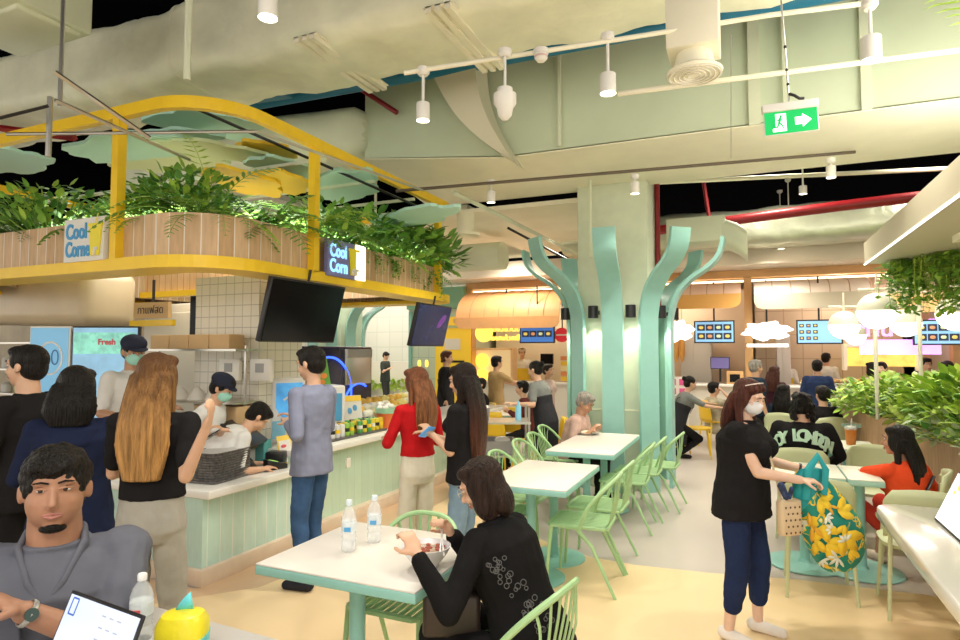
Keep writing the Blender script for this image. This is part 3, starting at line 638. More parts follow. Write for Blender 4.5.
def cloudsign(px, py, y, w_, h, label, body=None):
    c = Y(px, py, y); t = thing('shop_sign', c, label, 'sign'); random.seed(px); pts = []
    for i in range(40):
        a = 2*pi*i/40; r = 1+.12*sin(6*a)+.08*sin(11*a+1); pts.append((cos(a)*w_*r, sin(a)*h*r))
    MB().poly(pts, .06, axis=1, base=-.03).build('board', signw, t, smooth=False)
    MB().box((0, .05, (3.0-c.z)/2), (.03, .02, 3.0-c.z)).build('hanger', black, t, smooth=False)
    if body: text('lettering', body, h*.75, mat('sign_ink', (.55, .42, .3), .5), t, (0, -.04, 0), (pi/2, 0, 0), .004)
    return t
cloudsign(677, 331, 12.6, .31, .20, 'white glowing sign like a cloud beside the tree column')
t = cloudsign(767, 331, 12.6, .40, .17, 'white glowing script sign over the shop beside the wooden post', 'ตามสั่งครัว')
MB().box((0, -.02, -.27), (.7, .05, .06)).build('underline', signw, t, smooth=False)
t = lit('shop_sign', 'รสตำนาน บู๊ต', 892, 330, 12.8, .34, signp, 'purple glowing lettering behind the globe lamps')
MB().box((.1, 0, -.30), (1.2, .05, .26)).build('light_box', signp, t, smooth=False)
t = thing('round_sign', Y(562, 335, 12.2), 'round red sign hanging near the column ribs', 'sign')
MB().lathe((0, 0, 0), [(.001, -.03), (.15, -.03), (.15, .03), (.001, .03)], 24, Matrix.Rotation(pi/2, 3, 'X')).build('disc', mat('sign_red', (.65, .03, .04), .4, emit=.25), t)
MB().box((0, -.04, 0), (.22, .01, .03)).build('print', white, t, smooth=False); MB().box((0, .02, .5), (.02, .02, .9)).build('hanger', black, t, smooth=False)
# noodle shop case, plates, side panel
t = thing('display_case', Y(492, 375, 13.1), 'tall glass display case lit yellow in the noodle shop', 'display case')
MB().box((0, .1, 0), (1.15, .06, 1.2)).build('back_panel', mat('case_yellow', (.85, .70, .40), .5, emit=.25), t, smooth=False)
b = MB(); [b.box((x, -.1, 0), (.05, .3, 1.2)) for x in (-.58, .58)]; b.box((0, -.1, .6), (1.2, .3, .05)); b.build('frame', oak2, t, smooth=False)
for k in range(3): MB().lathe((-.25, .0, .33-.36*k), [(.001, -.03), (.16, -.02), (.17, 0), (.001, 0)], 18, Matrix.Rotation(pi/2, 3, 'X')).build('bowl_picture', signy, t)
t = thing('yellow_poster', Y(453, 355, 12.7), 'yellow poster with a round bowl picture on the tiled pier', 'poster')
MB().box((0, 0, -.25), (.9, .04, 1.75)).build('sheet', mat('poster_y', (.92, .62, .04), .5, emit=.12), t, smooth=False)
MB().box((0, -.03, .25), (.4, .01, .25)).build('picture', white, t, smooth=False)
MB().box((0, -.03, -.15), (.6, .01, .05)).build('print', black, t, smooth=False)
t = thing('yellow_sign', Y(458, 321, 12.6), 'small yellow sign board above the poster', 'sign')
MB().box((0, 0, 0), (.75, .05, .2)).build('board', mat('poster_y', (.9, .6, .03)), t, smooth=False); MB().box((.1, -.03, 0), (.4, .01, .1)).build('print', oak, t, smooth=False)
struct(MB().box((-6.75, 12.95, 1.5), (1.55, .2, 3.0)).build('wall_pier', tiles('pier_tile', (.66, .76, .62), (.45, .6, .5), .28, .5, .35), smooth=False))
struct(MB().box((-6.75, 12.8, 2.9), (1.5, .2, .5)).build('wall_pier_top', mat('pier_green', (.22, .46, .30), .45), smooth=False))
for i, x in enumerate((-7.45, -6.1)): struct(MB().box((x, 12.82, 1.3), (.07, .1, 2.6)).build('trim_pier_%d' % (i+1), teal, smooth=False))
t = thing('light_box_menu', Y(424, 376, 12.9), 'white upright light box menu at the tiled pier', 'menu')
MB().box((0, 0, -.2), (.42, .08, 1.9)).build('board', mat('lb', (.95, .95, .88), .4, emit=.7), t, smooth=False)
for k in range(2): MB().ell((-.1+.2*k, -.05, .3), (.05, .01, .09)).build('picture', signy, t)
# white planter wall far left + arch
t = thing('far_planter', Y(372, 408, 19.5), 'long cream planter wall with leafy plants in the distance', 'planter')
MB().box((0, 0, .75), (5.6, .3, 2.0)).build('body', mat('farwhite', (.78, .74, .64), .5), t, smooth=False)
# foods and jars on the counters (rows)
random.seed(9)
cols = [(.8, .5, .1), (.75, .25, .1), (.85, .75, .4), (.5, .3, .12), (.8, .6, .3)]
for i in range(10):
    p = Y(806+i*9, 378, 12.75); t = thing('food_tray', (p.x, 12.8, 1.025), 'food tray heaped %s on the long cream counter' % ('with golden fried pieces', 'with red curry', 'with noodles', 'with brown meat', 'with orange rolls')[i % 5], 'food tray', group='food trays on the long cream counter')
    MB().box((0, 0, .03), (.22, .3, .05)).build('tray', steel, t, bevel=.01)
    b = MB(); [b.ell((random.uniform(-.07, .07), random.uniform(-.1, .1), .07+random.uniform(0, .05)), (.05, .05, .035), n=8, k=5) for _ in range(7)]; b.build('food', mat('fd%d' % (i % 5), cols[i % 5], .5), t)
for i in range(6):
    p = Y(595-i*3, 380, 12.8)
for i in range(5):
    p = Y(567, 362+6*i, 12.8); 
    t = tag(MB().box((0, 0, 0), (.28, .2, .09)).build('snack_box', mat('sb%d' % (i % 3), ((.9, .6, .05), (.8, .3, .1), (.9, .8, .4))[i % 3], .5), smooth=False, loc=(p.x, 12.9, 1.06+.11*i)), 'snack box in a stack on the counter by the ribs, level %s' % ('one', 'two', 'three', 'four', 'five')[i], 'box', 'stacked snack boxes')
for px, py, c, l in ((454, 0, 0, 0),):
    pass
t = tv('counter_tablet', Y(720, 363, 13.0), .36, .24, (0, 0, 0), mat('tab_scr', (.1, .1, .15), .3, emit=.3, ecol=(.3, .2, .6)), 'small dark order display beside the wooden post', 'display')
MB().box((0, .03, -.22), (.04, .03, .3)).build('stand', black, t, smooth=False)
t = thing('cash_register', Y(735, 379, 12.8), 'orange edged order terminal on the white counter', 'terminal'); MB().box((0, 0, 0), (.3, .12, .3)).build('casing', oak, t, bevel=.01); MB().box((0, -.07, .02), (.18, .01, .15)).build('screen', scrdark, t)
tv('wall_display', Y(547, 359, 13.2), .3, .24, (0, 0, 0), scrdark, 'small dark display in the shop behind the ribs', 'display')
for i, px in enumerate((676, 682)):
    t = tag(MB().lathe((0, 0, 0), [(.02, -.25), (.06, -.1), (.055, .15), (.03, .25), (.006, .27), (.006, 1.2)], 10).build('roast_duck', mat('duck', (.75, .38, .08), .4), loc=Y(px, 350, 13.5)), 'golden roast hanging behind glass, %s of two' % ('outer', 'inner')[i], 'roast meat', 'hanging roasts')
t = thing('lit_showcase', Y(880, 357, 13.4), 'showcase with yellow lit food photos behind the hedge', 'display case')
MB().box((0, .05, 0), (1.1, .06, .35)).build('photo', mat('foodphoto', (.9, .65, .12), .5, emit=.6, var=.5, vscale=6), t, smooth=False)
b = MB(); b.box((0, -.05, .22), (1.2, .3, .06)); b.box((-.58, -.05, 0), (.05, .3, .5)); b.box((.58, -.05, 0), (.05, .3, .5)); b.build('frame', mat('sf', (.85, .75, .5), .4, emit=.3), t, smooth=False)
t = thing('pink_panel', Y(673, 387, 12.4), 'low panel of pink and white squares by the column', 'panel'); 
MB().box((0, 0, -.35), (.55, .05, 1.1)).build('board', white, t, smooth=False)
for r in range(3):
    for k in range(3): MB().box((-.18+.18*k, -.03, .1-.18*r), (.12, .01, .12)).build('square', mat('pink', (.8, .12, .35), .5), t, smooth=False)
# shop lights
for x, y, z, p in ((-4.4, 13.6, 2.7, 20), (-1.3, 13.6, 2.7, 20), (1.6, 13.6, 2.7, 18), (4.5, 13.6, 2.7, 15)):
    bulb((x, y, z), p, .15)
for px, py, y in ((518, 300, 11.3), (700, 285, 11.6), (795, 285, 11.5), (900, 290, 11.5)):
    c = Y(px, py, y)
    l = spot((c.x, 10.9, 3.2), 10, 2.2, .15, (1, .80, .58), (radians(50), 0, 0))
# ================================================================ tree column
CX, CY = -1.52, 7.95
struct(MB().box((CX, CY, 2.0), (.86, .86, 4.0), (0, 0, 0)).build('column', palesage, bevel=.01))
for z in (.95,): struct(MB().box((CX, CY, z), (.875, .875, .012)).build('trim_column', cream, smooth=False))
treew = thing('column_tree', (CX, CY, 0), 'mint tree of curved wooden ribs wrapped around the square column', 'column decoration')
ribm = mat('rib_mint', (.31, .60, .55), .4, var=.03); ribe = mat('rib_edge', (.24, .50, .43), .45)
for k in range(8):
    a = YAW-pi/2+radians((-20, 19, -64, 64, -112, 112, -158, 158)[k])
    dr = Vector((cos(a), sin(a), 0)); sd = Vector((-sin(a), cos(a), 0))
    ctr = [(.64, 0), (.64, 1.0), (.64, 1.9), (.66, 2.15), (.74, 2.38), (.90, 2.56), (1.08, 2.68), (1.20, 2.80), (1.25, 2.92), (1.27, 3.04)]
    # smooth the profile
    pr = []
    for i in range(len(ctr)-1):
        p0 = ctr[max(0, i-1)]; p1 = ctr[i]; p2 = ctr[i+1]; p3 = ctr[min(len(ctr)-1, i+2)]
        for j in range(4):
            t = j/4; pr.append(tuple(.5*((2*p1[q])+(-p0[q]+p2[q])*t+(2*p0[q]-5*p1[q]+4*p2[q]-p3[q])*t*t+(-p0[q]+3*p1[q]-3*p2[q]+p3[q])*t**3) for q in (0, 1)))
    pr.append(ctr[-1]); rings = []
    for i, p in enumerate(pr):
        q0 = pr[max(0, i-1)]; q1 = pr[min(len(pr)-1, i+1)]; tx, tz = q1[0]-q0[0], q1[1]-q0[1]; l = sqrt(tx*tx+tz*tz); nx, nz = tz/l, -tx/l
        w_ = .125; th = .022
        rings.append([dr*(p[0]+nx*s2*th)+sd*(s1*w_)+Vector((0, 0, p[1]+nz*s2*th)) for s1, s2 in ((-1, -1), (1, -1), (1, 1), (-1, 1))])
    MB().loft(rings).build('rib', ribm, treew, angle=50)
for k, a0 in enumerate((-44, 0, 43, 88, -88)):
    a = YAW-pi/2+radians(a0); dr = Vector((cos(a), sin(a), 0)); rr = .60 if abs(a0) < 50 else .70
    c = Vector((CX, CY, 2.14))+dr*rr
    t = thing('wall_lamp', c, ('black wall lamp between ribs of the column, %s' % ('toward the kiosk corner', 'centred on the column face', 'on the rib seam facing the aisle', 'on the side of the shops', 'on the side of the kiosk')[k]), 'lamp', group='black lamps around the tree column')
    MB().lathe((0, 0, 0), [(.001, .08), (.062, .08), (.062, -.07), (.055, -.07), (.055, .0), (.001, .0)], 18).build('housing', black, t)
    MB().box(tuple(-dr*.07), (.06, .06, .05), (0, 0, a)).build('bracket', black, t)
    MB().lathe((0, 0, -.045), [(.001, .004), (.044, .004), (.044, 0), (.001, 0)], 16).build('lens', glow, t)
    spot((c.x, c.y, c.z-.06), 22, 1.5, .03, (1, .90, .68)); 

p = at(336, 400, 14.5); c = copytree(treew); c.location = (p.x, p.y, 0); c['label'] = 'distant mint rib tree seen below the kiosk televisions'; c.rotation_euler = (0, 0, .4)
struct(MB().box((p.x, p.y, 2.0), (.86, .86, 4.0)).build('column_far', palesage, smooth=False))
# ================================================================ tables and chairs
tabtop = mat('laminate', (.78, .74, .68), .28, var=.02, vscale=5)
def table(x0, x1, y0, y1, posts, label, h=.74, m=None, edge=teal, post=teal, base_r=.25):
    t = thing('cafe_table', ((x0+x1)/2, (y0+y1)/2, 0), label, 'table'); w_, d = x1-x0, y1-y0
    MB().box((0, 0, h-.004), (w_-.004, d-.004, .008)).build('tabletop', m or tabtop, t, bevel=.002)
    MB().box((0, 0, h-.028), (w_, d, .04)).build('edge_band', edge, t, bevel=.005)
    for px, py in posts:
        px -= t.location.x; py -= t.location.y
        MB().cyl((px, py, .01), (px, py, h-.045), .036, n=20).build('leg', post, t)
        MB().lathe((px, py, .005), [(.001, 0), (base_r, 0), (base_r, .008), (base_r-.01, .012), (.05, .016), (.04, .04), (.001, .04)], 36).build('base', post, t)
    return t
table(-2.01, -1.2, 2.11, 2.84, [(-1.62, 2.33)], 'white square table with teal edge holding water bottles and a soup bowl')
table(-1.76, -1.13, 4.0, 5.01, [(-1.50, 4.36), (-1.47, 4.84)], 'empty white table with teal edge on two teal posts')
table(-1.76, -1.12, 5.53, 6.97, [(-1.47, 5.95), (-1.42, 6.5)], 'long white table beside the column where an old man eats')
chg = mat('chair_green', (.38, .60, .30), .42, var=.04); chg2 = mat('chair_seat_green', (.33, .53, .26), .5)
def mk_chair(m, m2, label):
    t = thing('cafe_chair', (0, 0, 0), label, 'chair')
    # local: sitter faces +y
    b = MB(); o = [(-.20, -.19), (-.21, .19), (-.17, .225), (.17, .225), (.21, .19), (.20, -.19), (.15, -.215), (-.15, -.215)]
    sweep(b, o[::-1], [(.0, .435), (.0, .455), (-.03, .455), (-.03, .435)]); b.build('seat_frame', m, t, bevel=.004)
    b = MB()
    for i in range(10): b.box((-.171+.038*i, 0, .449), (.024, .41, .012))
    b.build('seat', m2, t, bevel=.003)
    hoop = []
    for i in range(33):
        a = pi*(i/32); x = .245*cos(a);
        s = sin(a); y = -.05-.26*s**.8; z = .50+.29*s**.7 if 0 else .455+.335*min(1, (s*1.12)**.62)
        x = .235*math.copysign(abs(cos(a))**.75, cos(a)); z = .455+.34*s**.5; hoop.append((x, -.02-.25*s**.8, z))
    hoop = [(.205, .10, .44)]+hoop+[(-.205, .10, .44)]
    MB().tube(hoop, .0135, n=8).build('back_hoop', m, t)
    for i in range(7):
        f = (i-3)/3; x = .13*f; a = math.acos(max(-1, min(1, math.copysign(abs(x*1.3/.235)**(1/.75), x))))
        s = sin(a); top = (x*1.3, -.02-.25*s**.8, .455+.34*s**.5)
        p0 = (x, -.195, .445); mid = ((x+top[0])/2*1.02, -.235, .60)
        MB().tube([p0, ((p0[0]*.6+mid[0]*.4), -.215, .51), mid, ((mid[0]+top[0])/2, (mid[1]+top[1])/2-.004, .70), top], .0075, n=6, flat=(1.25, .6)).build('back_slat', m, t)
    for sx in (-1, 1):
        MB().tube([(sx*.195, .19, .445), (sx*.20, .205, .30), (sx*.215, .225, 0)], .0155, n=8, r2=.011).build('leg', m, t)
        MB().tube([(sx*.205, .02, .45), (sx*.215, -.10, .33), (sx*.235, -.26, 0)], .0155, n=8, r2=.011).build('leg', m, t)
    return t
chair = mk_chair(chg, chg2, 'green slatted chair with hoop back tucked at the empty table, nearest the eating woman')
chair.location = (-1.12, 4.42, 0); chair.rotation_euler = (0, 0, pi/2+.05); chair['group'] = 'green hoop back chairs'
rt = pi/2
for x, y, r, l in [(-1.12, 4.93, rt, 'second green slatted chair along the aisle side of the empty table'), (-1.10, 5.98, rt+.05, 'green slatted chair on the aisle side of the long table, nearer end'),
                   (-1.05, 6.45, rt, 'green slatted chair on the aisle side of the long table, middle'), (-.92, 6.88, rt-.05, 'green slatted chair on the aisle side of the long table, column end'),
                   (-.90, 2.30, rt-.15, 'green hoop back chair on which the woman in black sits'), (-1.60, 2.70, pi+.0, 'green slatted chair pushed under the table with the water bottles'),
                   (-1.78, 4.45, -rt, 'green chair on the kiosk side of the empty table, nearer one'), (-1.80, 4.98, -rt, 'green chair on the kiosk side of the empty table, farther one'),
                   (-1.85, 5.70, -rt, 'green chair on the kiosk side of the long table, first one'), (-1.88, 6.22, -rt, 'green chair on the kiosk side of the long table, middle one'),
                   (-1.98, 6.88, -rt, 'green chair under the old man eating')]:
    copy_to(chair, (x, y, 0), r, l)
# pale solid back chairs on the aisle by the hedge
pg = mat('chair_pale', (.56, .60, .36), .5); 
def mk_pale(label):
    t = thing('dining_chair', (0, 0, 0), label, 'chair')
    b = MB(); rings = []
    MB().loft([b.ringz((0, 0, .43), .21, .21, 24, 3.2), b.ringz((0, 0, .455), .22, .22, 24, 3.2), b.ringz((0, 0, .465), .20, .20, 24, 3.2)]).build('seat', pg, t)
    rows = []
    for k in range(9):
        z = .46+.36*k/8; w_ = .215-.05*max(0, (k-6)/2)**2; row = []
        for j in range(13):
            f = j/12*2-1; row.append(Vector((w_*f, -.20-.05*(z-.46)/.36+.05*f*f, z-(.02*f*f if k > 6 else 0))))
        rows.append(row)
    vs = [p for r in rows for p in r]; fs = [(i*13+j, i*13+j+1, (i+1)*13+j+1, (i+1)*13+j) for i in range(1, 8) for j in range(12)]
    MB().add(vs, fs).build('backrest', pg, t, solid=.018)
    for sx in (-1, 1):
        MB().tube([(sx*.17, .16, .44), (sx*.20, .20, 0)], .015, n=8, r2=.011).build('leg', pg, t)
        MB().tube([(sx*.18, -.19, .75), (sx*.185, -.19, .44), (sx*.21, -.24, 0)], .015, n=8, r2=.011).build('leg', pg, t)
    return t
pc = mk_pale('pale green round back chair at the end of the long white table')
pc.location = (.98, 4.80, 0); pc.rotation_euler = (0, 0, 0)
for x, y, r, l in [(.42, 4.95, 0.0, 'pale green chair behind the flowered bag'),
                   (1.02, 6.35, pi, 'pale green chair across the small table from the flowered bag')]:
    copy_to(pc, (x, y, 0), r, l)
pt = mat('table_pale', (.72, .72, .60), .3)
table(.10, .64, 5.2, 5.8, [(.38, 5.5)], 'small pale table, half beside the flowered bag', m=pt, edge=mat('edge_sage', (.36, .58, .50), .4), base_r=.28)
table(.65, .88, 5.2, 5.8, [(.76, 5.5)], 'small pale table joined to it where the girl in red leans', m=pt, edge=MATS['edge_sage'], base_r=.28)
table(.35, 1.12, 6.75, 7.4, [(.75, 7.1)], 'pale table carrying the iced tea before the lettered jacket', m=pt, edge=MATS['edge_sage'])
table(.85, 1.45, 9.1, 9.7, [(1.15, 9.4)], 'pale table farther along the hedge', m=pt, edge=MATS['edge_sage'])
# yellow far chairs
yc = mat('chair_yellow', (.88, .58, .03), .4)
def mk_yel(label):
    t = thing('yellow_chair', (0, 0, 0), label, 'chair')
    MB().loft([MB().ringz((0, 0, .44), .2, .2, 20, 3), MB().ringz((0, 0, .465), .21, .21, 20, 3)]).build('seat', yc, t)
    rows = []
    for k in range(7):
        z = .46+.36*k/6; w_ = .19*(1-.25*(k/6)**3)
        rows.append([Vector((w_*(j/8*2-1), -.2-.05*k/6+.04*(j/8*2-1)**2, z)) for j in range(9)])
    MB().add([p for r in rows for p in r], [(i*9+j, i*9+j+1, (i+1)*9+j+1, (i+1)*9+j) for i in range(6) for j in range(8)]).build('backrest', yc, t, solid=.02)
    for sx in (-1, 1):
        for sy in (-1, 1): MB().tube([(sx*.16, sy*.15, .45), (sx*.2, sy*.2, 0)], .015, n=6, r2=.011).build('leg', yc, t)
    return t
y0 = mk_yel('yellow chair behind the grey uniformed waitress by the column'); y0.location = at(697, 437, 9.6)*1; y0.location.z = 0; y0.rotation_euler = (0, 0, YAW-pi/2-.3)
for px, d, r, l in [(547, 7.8, YAW+pi/2, 'yellow chair beyond the old man'), (515, 9.4, YAW, 'yellow chair beyond the trolley'), (470, 9.2, YAW+1, 'yellow chair nearest the kiosk end'), (497, 8.7, YAW-.4, 'yellow chair behind the trolley shelves'), (735, 11, YAW, 'yellow chair near the wooden post'), (672, 9.9, YAW-.9, 'yellow chair touching the column ribs')]:
    p = at(px, 420, d); copy_to(y0, (p.x, p.y, 0), r, l)
def ftable(px, d, w_, dd, l, h=.74):
    p = at(px, 400, d); table(p.x-w_/2, p.x+w_/2, p.y-dd/2, p.y+dd/2, [(p.x, p.y)], l, h)
ftable(733, 10.7, .7, .6, 'small white table of the seated eater beside the waitress'); ftable(500, 9.2, .7, .7, 'white table behind the trolley'); ftable(478, 10.4, .7, .7, 'white table beyond the trolley near the yellow poster'); ftable(780, 9.4, .8, .6, 'white table of the people before the shops')
# long near table on the aisle edge
t = thing('long_table', (0, 0, 0), 'long glossy white table with rounded corner carrying a laptop', 'table')
o = [(.69, 1.2), (1.9, 1.2), (1.9, 4.5)]+[(.69+.12+.12*cos(radians(a)), 4.36+.12*sin(radians(a))) for a in range(90, 181, 15)]
MB().poly(o, .075, base=.665).build('tabletop', mat('gloss_white', (.80, .77, .72), .12, coat=.5), t, bevel=.012, seg=3)
for p in ((1.6, 1.6), (1.75, 4.0)): MB().cyl((p[0], p[1], 0), (p[0], p[1], .67), .045, n=16).build('leg', white, t)
t = thing('near_table', (0, 0, 0), 'grey white table with the tissue pack, bottles and a laptop', 'table')
pts = [(-2.9, .15), (-.95, .30), (-1.28, 1.40)]+[(-1.40+.1*cos(radians(a)), 1.50+.1*sin(radians(a))) for a in range(0, 91, 15)]+[(-2.05, 1.62), (-2.25, 1.5), (-2.35, 1.25), (-3.0, 1.15)]
NT = MB().poly(pts, .03, base=.71).build('tabletop', mat('near_top', (.60, .57, .54), .3), t, bevel=.006)
for p in ((-1.8, .7), (-1.6, 1.2)): MB().cyl((p[0], p[1], 0), (p[0], p[1], .71), .03, n=12).build('leg', steel, t)
# trolley
t = thing('service_trolley', (at(492, 400, 6.9).x, at(492, 400, 6.9).y, 0), 'steel service trolley with grey bins between kiosk and tables', 'trolley', YAW)
for x in (-.40, .40):
    for y in (-.22, .22): MB().cyl((x, y, .1), (x, y, 1.05), .014, n=8).build('post', steel, t); MB().ell((x, y, .06), (.02, .04, .05)).build('wheel', black, t)
for z in (.16, .52, .88): MB().box((0, 0, z), (.84, .48, .02)).build('shelf', steel, t, smooth=False); 
bing = mat('bin_grey', (.30, .29, .30), .5)
for z, x, w_, l in ((.53, -.05, .62, 'grey plastic bin of dishes on the middle trolley shelf'), (.89, -.22, .40, 'grey plastic bin on the upper trolley shelf')):
    q = t.matrix_basis @ Vector((x, 0, z)); bb = thing('plastic_bin', q, l, 'bin', YAW); b = MB(); b.loft([b.ringz((0, 0, 0.004), w_*.46, .17, 16, 6), b.ringz((0, 0, .15), w_/2, .2, 16, 6), b.ringz((0, 0, .15), w_/2-.02, .18, 16, 6), b.ringz((0, 0, .03), w_*.44, .15, 16, 6)]); b.build('body', bing, bb, angle=50)
    b = MB(); random.seed(4); [b.ell((random.uniform(-.2, .2)*w_/.62, random.uniform(-.1, .1), .13), (.09, .08, .03), Euler((random.uniform(-.6, .6), 0, 0)).to_matrix()) for _ in range(5)]; b.build('dirty_dishes', whiteg, bb)
q = t.matrix_basis @ Vector((.30, .05, .89)); tag(MB().lathe((0, 0, 0), [(.035, 0), (.035, .14), (.012, .18), (.012, .21), (.001, .21)], 12).build('spray_bottle', mat('sprayblue', (.25, .6, .8), .3), loc=q), 'light blue spray bottle on the trolley top', 'bottle')
# ================================================================ plants
def leafmat(name, c, tr=.25):
    m = mat(name, c, .45, var=.25, vscale=6); b = m.node_tree.nodes['Principled BSDF']; b.inputs['Subsurface Weight'].default_value = 0
    return m
L1 = leafmat('leaf_deep', (.09, .26, .04)); L2 = leafmat('leaf_mid', (.20, .42, .06)); L3 = leafmat('leaf_bright', (.36, .56, .07)); L4 = leafmat('leaf_lime', (.50, .66, .10)); L5 = leafmat('leaf_pale', (.42, .52, .30))
def leaf(b, p, d, up, L, W, fold=.25):
    """leaf blade from p along d"""
    d = d.normalized(); s = d.cross(up)
    if s.length < 1e-3: s = d.cross(Vector((1, 0, 0)))
    s.normalize(); n = s.cross(d)
    q = [p, p+d*L*.35+s*W*.5-n*W*fold*.4, p+d*L*.7+s*W*.38-n*W*fold*.5, p+d*L-n*L*.12, p+d*L*.7-s*W*.38-n*W*fold*.5, p+d*L*.35-s*W*.5-n*W*fold*.4, p+d*L*.5]
    b.add(q, [(0, 1, 6), (1, 2, 6), (2, 3, 6), (3, 4, 6), (4, 5, 6), (5, 0, 6)])
def fern(seed, n, L, ll=.10, lw=.026, m=(L1, L2), droop=1.0, up0=1.0):
    random.seed(seed); b = MB()
    for k in range(n):
        b.m = random.randrange(2); a = 2*pi*k/n+random.uniform(-.4, .4); el = random.uniform(.35, 1.25)*up0; l = L*random.uniform(.65, 1.15)
        p = Vector((random.uniform(-.04, .04), random.uniform(-.04, .04), 0)); d = Vector((cos(a)*cos(el), sin(a)*cos(el), sin(el))); N_ = 15
        pts = [p.copy()]
        for i in range(N_):
            st = l/N_; p = p+d*st; pts.append(p.copy()); d = (d+Vector((0, 0, -.11*droop))).normalized()
            if i > 1:
                side = d.cross(Vector((0, 0, 1))).normalized(); f = sin(pi*min(1, (i+1)/N_)*.93+.05); f = max(f, .12)
                for s in (-1, 1):
                    dd = (side*s*.9+d*.5+Vector((0, 0, random.uniform(-.1, .1))))
                    leaf(b, p, dd, Vector((0, 0, 1)), ll*f*random.uniform(.9, 1.1), lw, .3)
        b.tube(pts, .004, n=3, r2=.0015)
    return b, m
def bush(seed, n, R, H, ll, lw, m, spread=1.0):
    random.seed(seed); b = MB()
    for k in range(n):
        b.m = random.choice(range(len(m))); a = random.uniform(0, 2*pi); r = R*sqrt(random.random()); hz = H*(.25+.75*random.random())*(1-.45*(r/R)**2)
        p = Vector((cos(a)*r, sin(a)*r, hz)); d = Vector((cos(a)*random.uniform(.3, 1.2), sin(a)*random.uniform(.3, 1.2), random.uniform(-.4, .9)))
        leaf(b, p, d, Vector((random.uniform(-.3, .3), random.uniform(-.3, .3), 1)), ll*random.uniform(.6, 1.25), lw*random.uniform(.7, 1.2), .2)
        if k % 5 == 0: b.tube([(0+cos(a)*r*.2, sin(a)*r*.2, 0), p], .003, n=3)
    return b, m
def trail(seed, n, L, m, ll=.05, lw=.04, R=.12):
    random.seed(seed); b = MB()
    for k in range(n):
        b.m = random.randrange(len(m)); a = random.uniform(0, 2*pi); p = Vector((cos(a)*R*random.random(), sin(a)*R*random.random(), 0)); l = L*random.uniform(.45, 1.1); N_ = int(l/.028); pts = [p.copy()]
        d = Vector((cos(a)*.3, sin(a)*.3, -.1))
        for i in range(N_):
            d = (d+Vector((random.uniform(-.15, .15), random.uniform(-.15, .15), -.35))).normalized(); p = p+d*.028; pts.append(p.copy())
            leaf(b, p, Vector((random.uniform(-1, 1), random.uniform(-1, 1), random.uniform(-.6, .3))), Vector((0, 0, 1)), ll*random.uniform(.7, 1.2), lw, .2)
        b.tube(pts, .002, n=3)
    return b, m
def mk(name, bm, label, group, loc, rz=0, sc=1):
    b, m = bm; o = b.build(name, list(m), smooth=False, loc=loc, rot=(0, 0, rz)); o.scale = (sc,)*3; return tag(o, label, 'plant', group)
def cp(o, loc, rz, sc, label):
    c = o.copy(); COL.objects.link(c); c.location = loc; c.rotation_euler = (random.uniform(-.12, .12), random.uniform(-.12, .12), rz); c.scale = (sc,)*3; c['label'] = label; return c
G = 'plants along the kiosk planter'
f1 = mk('fern', fern(1, 20, .52, .11, .03), 'lush fern in the kiosk planter by the corner sign', G, (-4.75, 3.32, 2.62))
f2 = mk('fern', fern(2, 18, .62, .09, .022, (L2, L3), 1.1), 'arching fern drooping over the curved slat corner', G, (-3.78, 3.42, 2.62))
s1 = mk('leafy_shrub', bush(3, 420, .32, .42, .085, .045, (L1, L2, L3)), 'dense small leaved shrub behind the corner sign', G, (-5.2, 3.3, 2.60))
s2 = mk('leafy_shrub', bush(4, 260, .34, .46, .14, .075, (L1, L2, L2)), 'broad leaved shrub at the narrow end of the planter', G, (-3.68, 6.7, 2.60))
tr = mk('trailing_ivy', trail(5, 26, .34, (L2, L2), .05, .035, .2), 'ivy trailing over the slats at the narrow planter end', G, (-3.52, 6.45, 2.64))
pl = [(f1, -5.9, 3.3, .4, .8, 'fern at the far end of the short planter side'), (s1, -4.9, 3.62, 1, .7, 'low shrub between fern and corner sign'), (f2, -4.2, 3.42, 2, .75, 'fern just behind the first yellow post'), (s1, -4.05, 3.5, 2.5, .85, 'shrub between the first post and the curve'),
      (f1, -3.66, 3.92, 1.2, .95, 'deep green fern on the curve with drooping fronds'), (f2, -3.62, 4.35, 3, .9, 'fern right behind the second yellow post'), (s1, -3.72, 4.7, .6, .9, 'shrub above the lit sign'),
      (f1, -3.68, 5.0, 2, .85, 'fern just past the lit sign'), (s2, -3.7, 5.35, 2.2, .85, 'broad leaved shrub in the middle of the long planter side'), (f2, -3.66, 5.7, .3, .8, 'fern past the middle of the long side'), (s2, -3.66, 6.1, 1, .95, 'broad leaved shrub before the third yellow post'),
      (f2, -3.9, 6.85, 2, .8, 'fern at the very tip of the planter'), (s1, -3.70, 6.0, 2, .75, 'small leaved shrub squeezed before the third post'), (f1, -4.5, 6.75, 1.3, .9, 'fern on the rear planter side'), (s1, -4.4, 3.5, 5, .85, 'shrub hidden behind the corner fern'), (f2, -5.2, 3.75, 4, .8, 'fern behind the corner sign')]
for o in (f1, f2, s1, s2): o.scale = (1.3,)*3
f1.location = (-5.0, 3.55, 2.66); f1.scale = (1.1,)*3; s1.location.x = -5.5
for o, x, y, r, s, l in pl: cp(o, (x, y, 2.64), r, s*1.38, l)
for x, y, r, l in ((-3.50, 5.55, 1, 'ivy trailing over the middle of the long slat side'), (-3.50, 5.95, 3, 'ivy spilling over just before the third post'), (-3.52, 5.15, 2, 'short ivy spilling past the lit sign')): cp(tr, (x, y, 2.66), r, .7, l)
